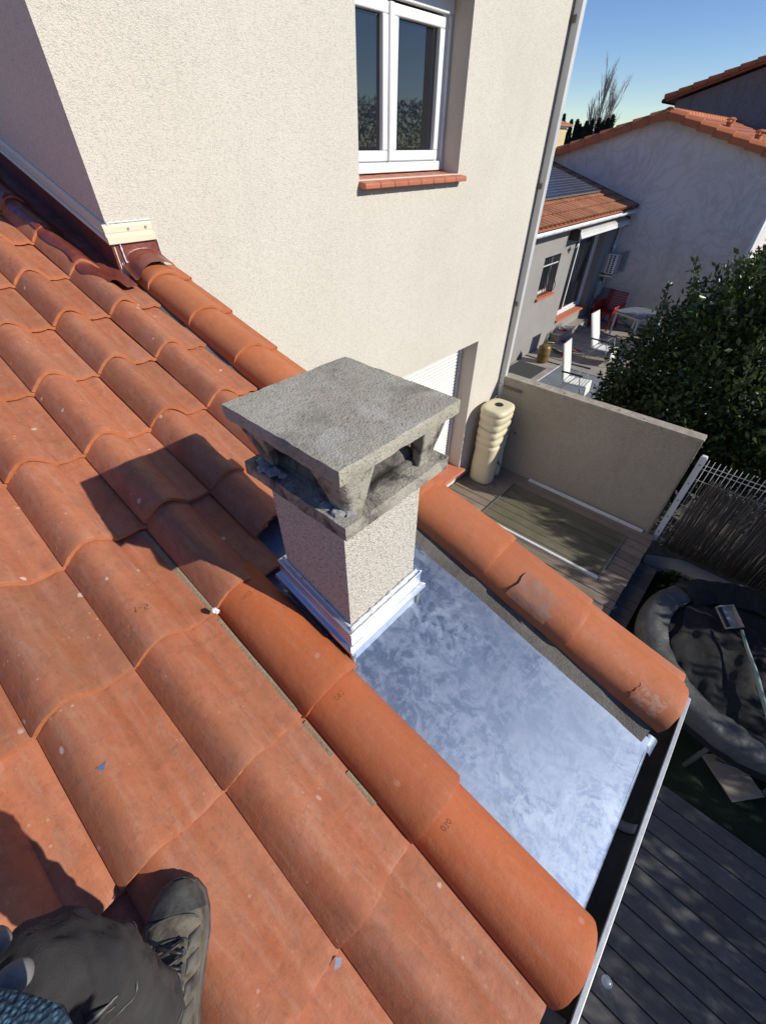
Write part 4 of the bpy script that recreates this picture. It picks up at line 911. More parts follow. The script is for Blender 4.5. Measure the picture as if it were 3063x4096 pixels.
# solar panels: two rows, each panel its own thing
M['pv'] = None
m,nt,b = newmat('solar_cells'); b.inputs['Roughness'].default_value = .3; b.inputs['Specular IOR Level'].default_value = .3; b.inputs['Base Color'].default_value = (.012,.016,.035,1); M['pv'] = m
M['pvline'] = plain('cell_grid',(.26,.28,.31),.5)
labs = ['rightmost','second from the right','third from the right','leftmost']
for r in range(2):
    for c in range(4):
        yc = 14.53-1.03*(c+.5); dd = .84+.80*r
        if yc < 10.5: continue
        p = LP(dd+.39,yc,.13)
        so = thing('solar_panel', 'blue-black solar panel, %s in the %s row on the neighbour roof'%(labs[c],['lower','upper'][r]), 'solar panel', p, (0,SL,0), 'solar panels on the roof next door')
        MB().box((-.385,-.505,0),(.385,.505,.03)).build('cell_sheet', M['pv'], so)
        fr = MB().box((-.395,-.512,-.004),(-.3852,.512,.034)).box((.3852,-.512,-.004),(.395,.512,.034)).box((-.385,-.512,-.004),(.385,-.5052,.034)).box((-.385,.5052,-.004),(.385,.512,.034)); fr.build('frame', M['gutter'], so)
        gl = MB()
        for k in range(1,10): gl.box((-.385,-.505+.101*k-.0042,.0303),(.385,-.505+.101*k+.0042,.0312))
        for k in range(1,6): gl.box((-.385+.128*k-.0042,-.505,.0314),(-.385+.128*k+.0042,.505,.0322))
        gl.build('cell_grid', M['pvline'], so)
for dd in (.95,1.5,1.8,2.3):
    pass
aw = thing('awning', 'rolled-up awning in a grey cassette above the neighbour sliding door', 'awning', (XN,13.65,1.98))
MB().loft([[(dx,y_,dz) for dx,dz in [(.005,.12),(.16,.10),(.245,.06),(.27,.0),(.25,-.06),(.17,-.075),(.06,-.03),(.005,-.01)]] for y_ in (-1.68,1.72)]).build('cassette', M['pvc_grey'], aw, bevel=.01)
MB().box((.0,-1.72,-.10),(.24,-1.682,.13)).build('end_plate', M['black'], aw, bevel=.01); MB().box((.0,1.722,-.10),(.24,1.76,.13)).build('end_plate', M['black'], aw, bevel=.01)
MB().bar((.268,-1.66,-.03),(.268,1.70,-.03),.03,.05).build('front_rail', M['pvc'], aw, bevel=.006)
MB().tube([(.05,-1.5,-.08),(.07,1.55,-.09)],.03,10).build('fabric_roll', M['tfab'], aw, smooth=40)
sc = thing('wall_lamp', 'white curved wall lamp beside the neighbour sliding door', 'lamp', (XN,12.14,1.66))
MB().box((.0,-.03,-.07),(.03,.03,.07)).build('backplate', M['gutter'], sc, bevel=.004)
MB().grid(lambda u,v:(.03+.16*sin(u*1.5),lerp(-.045,.045,v),.02+.14*(1-cos(u*1.5))),8,2).build('shade', M['white_metal'], sc, smooth=True, fix=False).modifiers.new('solid','SOLIDIFY').thickness = .006

# the big shaded gable behind the patio
gb = thing('gable_house', 'big shaded grey gable wall with trowelled patches under an orange tiled roof', 'house', (-4.34,YG,-.8))
GO = Vector((-4.34,YG,-.8))
class GB(MB):
    def build(s, name, mats, parent=None, **k):
        s.v = [tuple(Vector(p)-GO) for p in s.v]; return MB.build(s,name,mats,parent or gb,**k)
m,nt,b = newmat('patched_grey_render'); co = coords(nt,False,scale=(1,1,1.)); nn_ = noise(nt,co,.9,7,.6,2.6)
c = mix(nt, ramp(nt,noise(nt,co,.5,3,.5),[(.4,0),(.65,1)]),(.72,.675,.635),(.64,.60,.565))
n5 = noise(nt,co,.75,3,.5,3.2); n6 = noise(nt,coords(nt,False,scale=(1,1,.55)),1.5,4,.6,2.4)
c = mix(nt, ramp(nt,n5,[(.455,0),(.48,.5),(.50,.1),(.52,.45),(.545,0)]), c, (.47,.44,.41))
c = mix(nt, ramp(nt,n6,[(.56,0),(.59,.4),(.66,.15)]), c, (.50,.47,.43))
c = mix(nt, ramp(nt,noise(nt,coords(nt,False,scale=(1,1,.12)),2.5,5,.6),[(.6,0),(.75,.35)]), c, (.40,.38,.36))
nt.links.new(c,b.inputs['Base Color']); b.inputs['Roughness'].default_value = .95; bump(nt,b,n5,.3,.02); M['gable'] = m
apx, apz, slR, xr = -4.34, 4.20, math.tan(radians(16)), -1.40
xl = -8.6
zR = lambda x: apz-abs(x-apx)*slR
GB().prism([(xl,-.8),(xr,-.8),(xr,zR(xr)),(apx,apz),(xl,zR(xl))], lambda p,k:(p[0],YG+9.6*k,p[1])).build('wall', M['gable'])
GB().box((xr-.02,YG-.012,-.75),(xr+.012,YG-.002,2.45)).build('corner_bead', M['pvc'])
GB().tube([(xr+.05,YG-.03,-.7),(xr+.05,YG-.03,zR(xr)-.1)],.045,10).build('downpipe', M['pvc'], smooth=True)
# verge tiles along both rakes
rk = MB(); rk.loft([[(dx,-.19,dz-.10),(dx,-.19,dz+.03),(dx,-.10,dz+.10),(dx,.0,dz+.105),(dx,.10,dz+.05),(dx,.10,dz-.02),(dx,-.15,dz-.02),(dx,-.15,dz-.10)] for dx,dz in ((0,0),(.42,.0))])
rkm = rk.mesh('rake_tile', M['tile_verge'], 40)
for sgn in (1,-1):
    n_ = 9 if sgn > 0 else 12
    for i in range(n_):
        o = link('rake_tile', rkm, gb); x = apx+sgn*(.385*i+.43); o.location = Vector((x if sgn>0 else x, YG, zR(x)+.02))-GO
        o.rotation_euler = (0, radians(16)*sgn + (0 if sgn>0 else 0), 0); o.scale = (1,1,1)
        if sgn > 0: o.location = Vector((apx+.385*i+.02,YG,zR(apx+.385*i+.02)+.02))-GO; o.rotation_euler = (0,radians(16)-.075,0)
        else: o.location = Vector((apx-.385*(i+1)-.02,YG,zR(apx-.385*(i+1)-.02)+.05))-GO; o.rotation_euler = (0,-radians(16)+.075,0)
rg = MB(); rg.loft([[(.115*cos(a)*(1+.06*(1-f)),.36*f,.10*sin(a)*(1+.06*(1-f))) for a in [pi*k/8 for k in range(9)]] for f in (0,1)],cap=True)
rgm = rg.mesh('ridge_tile', M['tile_verge'], 40)
for i in range(26): o = link('ridge_tile', rgm, gb); o.location = Vector((apx,YG-.12+.35*i,apz+.035))-GO
fld = GB()
for sgn in (1,-1):
    span = (xr+.35-apx) if sgn>0 else (apx-xl+.2)
    nr = int(span/.36)
    for j in range(nr):
        xa_ = .36*j+.05; xb2 = xa_+.40
        for k in range(44):
            yk = YG+.12+.213*k
            fld.grid(lambda u,v:(apx+sgn*lerp(xa_,xb2,u),yk+.213*v,apz-lerp(xa_,xb2,u)*slR+.02+.02*u+.05*max(0,sin(pi*min(1,v*1.35)))),1,5)
stuff(fld.build('field_tiles', M['tile'], smooth=True, fix=False))
for (x,y) in ((-3.42,18.0),(-2.52,17.3)):
    v_ = part('roof_vent', gb); v_.location = Vector((x,y,zR(x)+.02))-GO
    MB().lathe([(.09,0),(.085,.13),(.10,.14),(.10,.15)],seg=16).build('pot', M['tile_verge'], v_, smooth=40)
    for k in range(6): MB().box((-.008,-.008,.15),(.008,.008,.20)).build('stay', M['tile_verge'], v_).location = (.08*cos(k*pi/3),.08*sin(k*pi/3),0)
    MB().lathe([(.13,.20),(.13,.21),(.07,.245),(.01,.255)],seg=16).build('hood', M['tile_verge'], v_, smooth=40)
th_ = thing('tall_house', 'taller mauve-grey house rising behind the gable roof at the right', 'house', (-7.0,25.3,-.8))
M['mauve'] = render_coat('mauve_render',(.24,.195,.185),(.27,.22,.21),grain=20,strength=.3,dist=.01,dirt=.7)
zT = lambda x: 5.1+(x+7.14)*.306
MB().prism([(0,0),(13,0),(13,zT(6)+.8-.2),(0,zT(-7)+.8-.2)], lambda p,k:(p[0],8*k,p[1])).build('wall', M['mauve'], th_)
MB().prism([(-.35,zT(-7.35)+.8-.12),(13,zT(6)+.8-.12),(13,zT(6)+.8+.02),(-.35,zT(-7.35)+.8+.02)], lambda p,k:(p[0],-.25+8.5*k,p[1])).build('roof', M['tile'], th_)
rkd = MB()
for i in range(30): rkd.tube([(-.4+.45*i,-.25,zT(-7.4+.45*i)+.8+.03),(-.4+.45*i+.44,-.25,zT(-7.4+.45*i+.44)+.8+.0)],[.10,.085],8)
stuff(rkd.build('rake_tiles', M['tile_verge'], th_, smooth=40))
MB().tube([(-.4,-.3,zT(-7.4)+.72),(-.4,8,zT(-7.4)+.72)],.07,8).build('eave_gutter', M['black'], th_, smooth=True)

# ------------------------------------------------------------------ things on the patio
gc = thing('gas_cylinder', 'olive-brown gas cylinder standing beside the grey wall', 'gas cylinder', (-4.12,10.82,ZF))
MB().lathe([(.0,.03),(.13,.03),(.148,.06),(.15,.10),(.15,.235),(.153,.24),(.153,.25),(.15,.255),(.15,.36),(.135,.41),(.10,.445),(.05,.465),(.035,.47)],seg=28).build('body', plain('olive_paint',(.17,.115,.03),.35,c2=(.14,.09,.025),scale=10), gc, smooth=50)
MB().lathe([(.105,.0),(.11,.03),(.10,.05)],seg=24).build('foot_ring', M['rust'], gc, smooth=40)
MB().tube([(0,0,.46),(0,0,.55)],[.022,.026],12).tube([(0,0,.51),(.05,.05,.51),(.14,.15,.49)],[.012,.011,.009],6).build('valve', plain('brass',(.25,.19,.09),.4,.6), gc, smooth=40)
M['sling'] = plain('white_sling_fabric',(.66,.66,.63),.75,c2=(.60,.60,.57),scale=30,bstr=.3,bscale=300)
def folding_chair(loc_, rz, label, recl=.32):
    t = thing('folding_chair', label, 'chair', loc_, (0,0,rz), 'white folding garden chairs')
    sw, sh = .23, .38
    bk_ = lambda f: (-.22-recl*f*.62, sh+.02+.74*f)
    def slat(f0,f1,fn,nm,rib):
        MB().grid(lambda u,v:(fn(lerp(f0,f1,u))[0], lerp(-sw,sw,v), fn(lerp(f0,f1,u))[1]+rib*abs(sin(u*pi*9))),36,4).build(nm, M['sling'], t, smooth=True, fix=False).modifiers.new('solid','SOLIDIFY').thickness = .012
    slat(.0,1,bk_,'back_sling',0.0); sf = lambda f: (lerp(-.20,.25,f) if f<.75 else .25*.75+.02+.0, 0)
    MB().grid(lambda u,v:(lerp(-.22,.27,u),lerp(-sw,sw,v),sh-.02*sin(pi*u)+.010*abs(sin(u*pi*8))),48,4).build('seat_sling', M['sling'], t, smooth=True, fix=False).modifiers.new('solid','SOLIDIFY').thickness = .012
    MB().grid(lambda u,v:(.275+.02*u,lerp(-sw,sw,v),sh-.01-.24*u),6,3).build('leg_rest', M['sling'], t, smooth=True, fix=False).modifiers.new('solid','SOLIDIFY').thickness = .012
    for s_ in (-1,1):
        y_ = s_*(sw+.018)
        MB().tube([(bk_(1)[0],y_,bk_(1)[1]),(bk_(0)[0],y_,bk_(0)[1]-.03),(.28,y_,sh),(.30,y_,sh-.26)],.011,7).build('side_tube', M['gutter'], t, smooth=40)
        MB().tube([(-.42,y_*1.06,0),(.06,y_*1.06,sh+.2)],.011,7).build('leg', M['gutter'], t, smooth=40)
        MB().tube([(.26,y_*1.1,0),(.10,y_*1.1,sh+.21)],.011,7).build('leg', M['gutter'], t, smooth=40)
        MB().box((-.30,y_*1.05-.022,sh+.205),(.16,y_*1.05+.022,sh+.235)).build('armrest', M['black'], t, bevel=.01)
    MB().tube([(bk_(1)[0],-sw-.018,bk_(1)[1]),(bk_(1)[0],sw+.018,bk_(1)[1])],.011,7).build('top_rail', M['gutter'], t, smooth=40)
    return t
folding_chair((-2.72,9.42,ZF), .08, 'white folding sling chair nearest the terrace wall, with the tall upright back')
folding_chair((-3.02,11.86,ZF), -.02, 'white folding sling chair with a reclined back, half hidden by the tree', .42)
rcx = thing('red_armchair', 'red perforated plastic armchair in the shaded patio corner', 'chair', (-4.02,14.70,ZF), (0,0,-1.75))
M['redp'] = plain('red_plastic',(.36,.012,.016),.35)
for sx,sy in ((.2,-.22),(.2,.22),(-.22,-.2),(-.22,.2)): MB().tube([(sx*1.15,sy*1.15,0),(sx,sy,.42)],[.022,.034],8).build('leg', M['redp'], rcx, smooth=True)
MB().grid(lambda u,v:(lerp(-.2,.24,u),lerp(-.23,.23,v),.43-.03*sin(pi*u)*sin(pi*v)),8,8).build('seat', M['redp'], rcx, smooth=True, fix=False).modifiers.new('solid','SOLIDIFY').thickness = .02
def shell_lat(mb):
    for i in range(15):
        a = -1.0+2.0*i/14; mb.tube([(-.24-.0*f-.10*f+.04*cos(a*1.2),.27*sin(a*1.05)*(1+.06*f),.42+.44*f) for f in (0,.33,.66,1)],.008,5)
    for j in range(9):
        f = j/8; mb.tube([(-.24-.10*f+.04*cos(a*1.2),.27*sin(a*1.05)*(1+.06*f),.42+.44*f) for a in [-1.0+2.0*k/12 for k in range(13)]],.0085 if j<8 else .016,5)
    return mb
shell_lat(MB()).build('backrest', M['redp'], rcx, smooth=True); rcx.scale = (1.18,1.18,1.12)
for s_ in (-1,1): MB().grid(lambda u,v:(lerp(-.26,.26,u),s_*(.25+.03*v),.42+lerp(.0,.24-.05*u,v)),10,4).build('arm', M['redp'], rcx, smooth=True, fix=False).modifiers.new('solid','SOLIDIFY').thickness = .02
gch = thing('grey_chair', 'grey metal garden chair against the shaded gable wall, left of the red armchair', 'chair', (-4.42,15.12,ZF), (0,0,-1.57))
M['greyc'] = plain('grey_textile',(.22,.22,.23),.7); M['dgrey'] = plain('dark_grey_metal',(.07,.075,.085),.5)
for sx in (-.2,.22):
    for sy in (-.21,.21): MB().tube([(sx,sy,0),(sx,sy,.44)],.014,7).build('leg', M['dgrey'], gch)
MB().box((-.23,-.24,.43),(.25,.24,.46)).build('seat', M['greyc'], gch, bevel=.01)
MB().grid(lambda u,v:(-.22-.08*u,lerp(-.23,.23,v),.46+.46*u),4,4).build('backrest', M['greyc'], gch, fix=False).modifiers.new('solid','SOLIDIFY').thickness = .02
tb = thing('patio_table', 'grey-topped garden table on pale metal legs in front of the red armchair', 'table', (-3.02,14.25,ZF), (0,0,-.42))
MB().box((-.44,-.50,.70),(.44,.50,.73)).build('tabletop', plain('grey_glass_top',(.17,.19,.23),.25,c2=(.2,.22,.26),scale=3), tb, bevel=.006)
for sx in (-.38,.38):
    for sy in (-.44,.44): MB().bar((sx,sy,0),(sx,sy,.70),.04).build('leg', M['pvc_grey'], tb)
MB().box((-.41,-.47,.645),(.41,.47,.699)).build('apron', M['pvc_grey'], tb)
rk_ = thing('squeegee_mop', 'pale turquoise swimming-pool brush hanging in the dark patio corner', 'brush', (-4.60,15.02,-.35))
MB().lathe([(.0,0),(.05,.02),(.085,.16),(.088,.42),(.07,.50),(.0,.52)],seg=18,sy=.3,c=(0,0,.35)).build('head', plain('pale_turquoise',(.30,.40,.40),.5), rk_, smooth=50)
MB().tube([(0,-.03,.7),(-.02,-.04,.3),(-.05,-.08,-.28)],.012,7).build('pole', plain('pale_green_pole',(.3,.42,.3),.5), rk_, smooth=True)
ac = thing('air_conditioner', 'white air-conditioning unit on brackets high on the gable wall', 'air conditioner', (-4.44,15.16,.72))
MB().box((-.30,-.10,.0),(.14,.30,.50)).build('casing', plain('grey_casing',(.42,.42,.40),.5), ac, bevel=.01)
MB().box((-.13,-.115,.0),(.13,-.101,.505)).build('grille_plate', M['pvc'], ac, bevel=.004)
for i in range(9):
    for cx_,w_ in ((.045,.055),(-.055,.05)): MB().box((cx_-w_/2,-.1195,.025+.052*i),(cx_+w_/2,-.1152,.062+.052*i)).build('slot', M['black'], ac)
MB().box((-.45,-.14,-.09),(.16,-.105,-.045)).build('bracket_rail', M['alu'], ac); MB().box((-.45,-.14,-.0445),(-.415,-.105,.30)).build('bracket_post', M['alu'], ac)
for x_ in (-.4,.1): MB().bar((x_,-.10,-.06),(x_,.32,-.06),.03).build('wall_arm', M['alu'], ac)
sol = thing('side_panel', 'grey wind panel fixed to the gable wall right of the air conditioner', 'panel', (-4.20,15.47,.75))
MB().box((-.07,-.03,.0),(.05,.0,.52)).build('sheet', plain('grey_sheet',(.26,.27,.28),.6), sol, bevel=.003); MB().box((.051,-.04,.0),(.07,.0,.55)).build('edge', M['pvc_grey'], sol)
for loc_,rz,lab,sc_ in (((-4.53,12.85,ZF+.223),.5,'small red slipper lying on the neighbour doorstep',1.),((-4.31,12.63,ZF),-.4,'small red slipper on the floor below the doorstep',1.)):
    t = thing('slipper', lab, 'slipper', loc_, (0,0,rz), 'red slippers by the door')
    MB().loft([[(x,y_*w,z_) for y_,z_ in ((-1,0),(1,0),(1,.02),(-1,.02))] for x,w in ((-.12,.025),(-.06,.04),(.04,.045),(.1,.04),(.13,.02))]).build('sole', M['redp'], t, bevel=.003)
    MB().grid(lambda u,v:(lerp(.0,.1,u),lerp(-.045,.045,v),.02+.035*sin(pi*v)*(1-.4*u)),4,8).build('upper', M['redp'], t, smooth=True, fix=False)
sco = thing('kick_scooter', 'small red and black kick scooter lying on the tiles behind the gas cylinder', 'scooter', (-4.22,11.72,ZF), (0,0,-.35))
MB().box((-.3,-.05,.04),(.25,.05,.06)).build('footboard', M['black'], sco, bevel=.01)
MB().tube([(.25,0,.05),(.36,.12,.07),(.42,.45,.10)],.017,8).build('steering_tube', M['redp'], sco, smooth=True)
for x_ in (-.34,.33): MB().tube([(x_,-.015,.055),(x_,.015,.055)],.055,16).build('wheel', M['redp'] if x_>0 else M['black'], sco, smooth=40)
MB().tube([(.30,.47,.1),(.54,.43,.1)],.014,8).build('handlebar', M['black'], sco, smooth=True)
dm = tag(MB().box((-.32,-.5,0),(.42,.45,.012)).build('door_mat', plain('dark_mat',(.05,.05,.05),.95,bstr=1,bscale=300,bdist=.01), None),'dark rubber mat on the patio in front of the gas cylinder','mat'); dm.location = (-4.26,10.05,ZF+.001)

# ------------------------------------------------------------------ trees
M['leaf'] = leafmat('evergreen_leaf',(.034,.06,.015),(.06,.092,.02),(.13,.15,.035),rough=.33,trans=.22)  # brightest tone paints sunlit highlights into random leaf patches
M['leaf_y'] = leafmat('yellow_green_leaf',(.10,.11,.02),(.14,.14,.03),(.08,.1,.02))
M['bark'] = plain('bark',(.10,.08,.06),.9,c2=(.15,.12,.095),scale=20,bstr=.8,bscale=40,bdist=.01)
def limbs(parent, base, tips, r0, name='trunk', mat=None):
    mb = MB(); base = Vector(base); top = base+Vector((0,0,1.0))*(.25*max(t[2]-base.z for t in [Vector(x) for x in tips]))
    mb.tube([base,base.lerp(top,.5)+Vector((.03,.02,0)),top],[r0*1.25,r0,r0*.85],9)
    for t in tips:
        t = Vector(t); q = top.lerp(t,.45)+Vector((nz(t.x,1),nz(t.y,2),.12))*.25; mb.tube([top,q,t],[r0*.6,r0*.35,r0*.08],6)
    return mb.build(name, mat or M['bark'], parent, smooth=True)
def sprigs(parent, lumps, n, seed, mat, size):
    rng = np.random.default_rng(seed); P=[];Nn=[]; mb = MB()
    for _ in range(n):
        l = lumps[rng.integers(len(lumps))]; d = rng.normal(size=3); d[2] = abs(d[2])*.9; d /= np.linalg.norm(d)
        p = np.array(l[:3])+d*np.array(l[3:])*.95; ln = rng.uniform(.15,.42); dr = d*.55+np.array([0,0,.6])+rng.normal(size=3)*.2; dr /= np.linalg.norm(dr)
        mb.tube([p,p+dr*ln],[.006,.003],4)
        for k in range(int(10+ln*40)): P.append(p+dr*ln*rng.random()*1.05+rng.normal(size=3)*.012); Nn.append(rng.normal(size=3)*.8+dr*.4)
    V,F = leafverts(rng,len(P),np.array(P),np.array(Nn),size)
    link('shoots', npmesh('shoots',V,F,mat), parent); stuff(mb.build('twigs', M['bark'], parent))
tr = thing('evergreen_tree', 'dense glossy dark evergreen tree growing behind the terrace wall', 'tree', (.35,7.55,-.8))
L1 = [(0,0,2.05,1.7,1.5,1.35),(-1.15,-.25,1.95,.85,.95,.85),(-1.25,-.7,1.15,.75,.8,.75),(-.65,-.3,2.85,.75,.8,.55),(.35,.1,3.05,1.05,.95,.6),(1.3,-.2,2.6,.9,1.,.8),(-.2,-1.2,1.7,1.1,.65,1.0),(1.0,-1.1,1.5,1.1,.75,1.1),(-.75,-1.15,1.0,.7,.6,.7),(-1.7,-.3,1.35,.4,.5,.4),(.9,.2,3.3,.5,.5,.4)]
crown('crown', tr, M['leaf'], L1, 52000, .088, 11, shell=.42, aspect=.46)
sprigs(tr, L1, 170, 5, M['leaf'], .085)
limbs(tr,(0,0,0),[(-1.1,-.3,2.),(.3,0,3.),(1.2,-.2,2.4),(-.5,-1,1.6),(.8,-1,1.5),(-.7,-.2,2.8)],.10)
t2 = thing('second_evergreen', 'evergreen tree continuing the hedge behind the reed fence, right of the glossy tree', 'tree', (3.85,5.75,-.8))
L2 = [(0,.1,1.9,1.6,1.2,1.35),(0,-.75,2.4,.6,.45,.75),(-.9,-.4,1.6,1.0,.8,1.0),(.6,-1.0,1.5,1.3,1.0,.9),(-.5,.3,2.7,1.0,.8,.6),(-1.2,.3,2.3,.8,.8,.8),(.5,-1.6,1.2,1.2,.8,.8)]
crown('crown', t2, M['leaf'], L2, 24000, .14, 12, shell=.3); limbs(t2,(0,0,0),[(-.9,-.3,1.8),(.8,-.4,2.4),(-.4,0,2.9)],.09)
t3 = thing('garden_olive', 'olive tree beyond the lower deck whose branches throw dappled shade on it', 'tree', (5.35,2.7,-.8))
L3 = [(0,0,2.4,1.2,1.4,.8),(-.3,1.3,2.2,1.2,1.1,.8),(-.2,-1.1,2.0,1.0,.9,.55),(.2,.6,3.0,.9,1.0,.5),(-.1,1.5,2.6,1.0,1.0,.95),(-.6,.3,1.6,.8,1.3,.6)]
crown('crown', t3, leafmat('olive_leaf',(.06,.075,.045),(.09,.1,.065),(.05,.065,.035)), L3, 10500, .13, 13, shell=.3, aspect=.3); limbs(t3,(0,0,0),[(-.3,1.3,2.1),(0,-.9,1.9),(.2,.6,2.9),(-.5,.2,1.7),(.2,2.2,2.0)],.11)
t4 = thing('yellow_green_bush', 'sunlit yellow-green bush at the right edge beside the gable wall', 'bush', (-.5,14.2,-.65))
L4 = [(0,0,1.5,.9,.9,1.2),(.35,-.2,2.3,.7,.7,.7),(-.25,-.1,2.0,.5,.6,.7)]
crown('crown', t4, M['leaf_y'], L4, 9000, .10, 14, shell=.5); limbs(t4,(0,0,0),[(0,0,1.6),(.3,-.2,2.3)],.06)
# distant house, cypresses, poplar
fh = thing('distant_house', 'far yellow-rendered house with a red tiled roof, seen just past the downpipe', 'house', (-23.4,45,-.8))
M['yellow'] = plain('yellow_render',(.60,.47,.26),.9,c2=(.54,.42,.24),scale=2)
MB().box((-5.5,0,0),(1.5,4,5.45)).build('wall', M['yellow'], fh)
MB().loft([[(-5.8,-.35,5.56),(1.85,-.35,5.56),(1.85,4.35,5.56),(-5.8,4.35,5.56)],[(-5.8,-.35,5.68),(1.85,-.35,5.68),(1.85,4.35,5.68),(-5.8,4.35,5.68)],[(-4,2.,6.5),(-.6,2.,6.5),(-.6,2.05,6.5),(-4,2.05,6.5)]]).build('roof', M['tile'], fh)
MB().box((-5.6,-.06,5.455),(1.6,4.06,5.555)).build('cornice', M['pvc'], fh)
wq = part('shutter_window', fh); MB().box((1.502,1.3,4.1),(1.56,1.85,5.1)).build('shutter', plain('brown_shutter',(.12,.10,.085),.8), wq); MB().box((1.502,1.2,4.0),(1.6,2.0,4.09)).build('ledge', M['pvc'], wq)
M['cyp'] = leafmat('cypress_needles',(.018,.028,.012),(.03,.04,.018),(.03,.035,.02),rough=.7,trans=.1)
cy_ = [(-32.83,6.63),(-32.03,6.51),(-30.9,5.99),(-30.12,5.98),(-29.67,5.58),(-29.29,5.27),(-28.86,5.84),(-28.17,6.02),(-27.39,6.08),(-26.86,5.81),(-26.31,6.02),(-25.88,6.35)]
order = ['first','second','third','fourth','fifth','sixth','seventh','eighth','ninth','tenth','eleventh','twelfth']
for i,(x,zt_) in enumerate(cy_):
    c_ = thing('cypress', 'dark narrow cypress on the skyline, %s of the row counting from the downpipe'%order[i], 'cypress', (x,70,-.8), group='cypresses on the skyline')
    Hh = zt_+.8; rng = np.random.default_rng(100+i); nL = 4200; f = rng.random(nL)**.8; a = rng.random(nL)*6.283
    rr_ = (.40+.14*(i in (6,10,11)))*np.sqrt(np.clip(1-f**2.2,0,1))*(.6+.4*rng.random(nL))*(1+.2*np.sin(f*17+i))
    P = np.stack([rr_*np.cos(a),rr_*np.sin(a),f*(Hh-.25)],axis=1); Nn = np.stack([np.cos(a)*.4,np.sin(a)*.4,np.ones(nL)*1.4],axis=1)
    V,F = leafverts(rng,nL,P,Nn,.24,aspect=.35); link('crown', npmesh('cypress_crown',V,F,M['cyp']), c_)
    MB().tube([(0,0,0),(0,0,Hh*.6)],[.15,.05],6).build('trunk', M['bark'], c_)
def bare(parent, base, h, seed, spread, rad, mat, n1=26, lean=0.):
    r = random.Random(seed); mb = MB()
    def br(p,d,L,R,lv):
        pts = [p]; q = p.copy(); dd = d.copy()
        for k in range(4): dd = (dd+Vector((r.uniform(-.1,.1)+lean*.05,r.uniform(-.1,.1),.05))).normalized(); q = q+dd*L/4; pts.append(q.copy())
        mb.tube(pts,[R*(1-.2*k) for k in range(5)],4 if lv>0 else 6,cap=False)
        if lv >= 3: return
        nb_ = (n1,11,7)[lv]
        for k in range(nb_):
            t = r.uniform(.15 if lv==0 else .2,1); i0 = min(3,int(t*4)); pp = pts[i0].lerp(pts[i0+1],t*4-i0)
            a = r.uniform(0,6.283); sd_ = Vector((cos(a),sin(a),0)); nd = (dd*1.0+sd_*spread*r.uniform(.5,1.1)+Vector((0,0,.25))).normalized()
            br(pp,nd,L*r.uniform(.28,.5)*(1-.35*t if lv==0 else 1),R*.42,lv+1)
    br(Vector(base),Vector((lean,0,1)).normalized(),h,rad,0); return mb.build('branches', mat, parent)
M['twig'] = plain('grey_twigs',(.24,.19,.17),.9)
pl = thing('bare_poplar', 'tall leafless poplar with fine upswept twigs above the cypress row', 'tree', (-27.9,71.5,-.8))
bare(pl,(0,0,0),9.0,3,.42,.09,M['twig'],30,.04); bare(pl,(.2,0,0),8.2,8,.46,.08,M['twig'],26,.22); bare(pl,(-.1,0,0),7.0,9,.40,.07,M['twig'],16,-.08)
hd = MB().grid(lambda u,v:(lerp(-60,-18,u),76+3*nz(u*20,v*2),-.8+v*(4.5+.7*nz(u*40,2)+.5*nz(u*110,5))),160,10)
rng = np.random.default_rng(77); n_ = 16000; P = np.stack([rng.uniform(-60,-10,n_),rng.uniform(73,77,n_),-.8+rng.random(n_)**.7*4.3],axis=1)
V,F = leafverts(rng,n_,P,np.tile([0,0,.9],(n_,1)),0.5,aspect=.16); sc_ = link('scrub', npmesh('scrub',V,F,plain('winter_scrub',(.13,.11,.085),.95,c2=(.09,.085,.06),scale=.6))); stuff(sc_); sc_['label'] = 'belt of brown winter scrub along the skyline'; sc_['category'] = 'scrub'
# trees on the sunny side, seen only as reflections in the window
for i,(x,y,h_) in enumerate(((22,8,9.5),(25,15,11.5),(24,22,10.),(28,1,10.5))):
    q = thing('bare_tree', ['leafless tree','taller leafless tree','leafless forked tree','far leafless tree'][i]+' reflected in the window, standing east of the garden', 'tree', (x,y,-.8), group='bare trees reflected in the window')
    bare(q,(0,0,0),h_,30+i,.6,.2,M['twig'],22)
n_ = 30000; P = np.stack([rng.uniform(28,34,n_),rng.uniform(-30,50,n_),-.8+rng.random(n_)**.7*7.2],axis=1)
V,F = leafverts(rng,n_,P,np.tile([0,0,.9],(n_,1)),.38,aspect=.3); sc2 = link('hedgerow', npmesh('hedgerow',V,F,M['cyp'])); stuff(sc2); sc2['label'] = 'dark hedgerow reflected in the window glass'; sc2['category'] = 'hedgerow'

# ------------------------------------------------------------------ the roofer crouching below the camera
M['cloth'] = plain('charcoal_work_trousers',(.022,.021,.022),.95,c2=(.048,.044,.041),scale=11,bstr=.5,bscale=500,bdist=.002,lo=.4,hi=.7)
M['skin'] = plain('skin',(.45,.26,.18),.5)
M['jacket'] = plain('dark_work_jacket',(.03,.032,.036),.9,bstr=.4,bscale=300)
M['boot'] = plain('dusty_olive_leather',(.05,.043,.03),.88,c2=(.165,.145,.105),scale=42,bstr=.6,bscale=120,bdist=.003)
M['bootdark'] = plain('scuffed_black_rubber',(.022,.022,.022),.7,c2=(.10,.096,.085),scale=34,bstr=.3)
M['bootgrey'] = plain('dusty_sole',(.085,.08,.07),.9,c2=(.14,.13,.11),scale=20)
M['glove'] = plain('black_glove',(.02,.02,.022),.85,c2=(.035,.033,.034),scale=60)
M['glovetip'] = plain('grey_suede',(.20,.195,.19),.9,c2=(.14,.135,.13),scale=40,bstr=.5)
M['gred'] = plain('red_knit',(.16,.012,.02),.85)
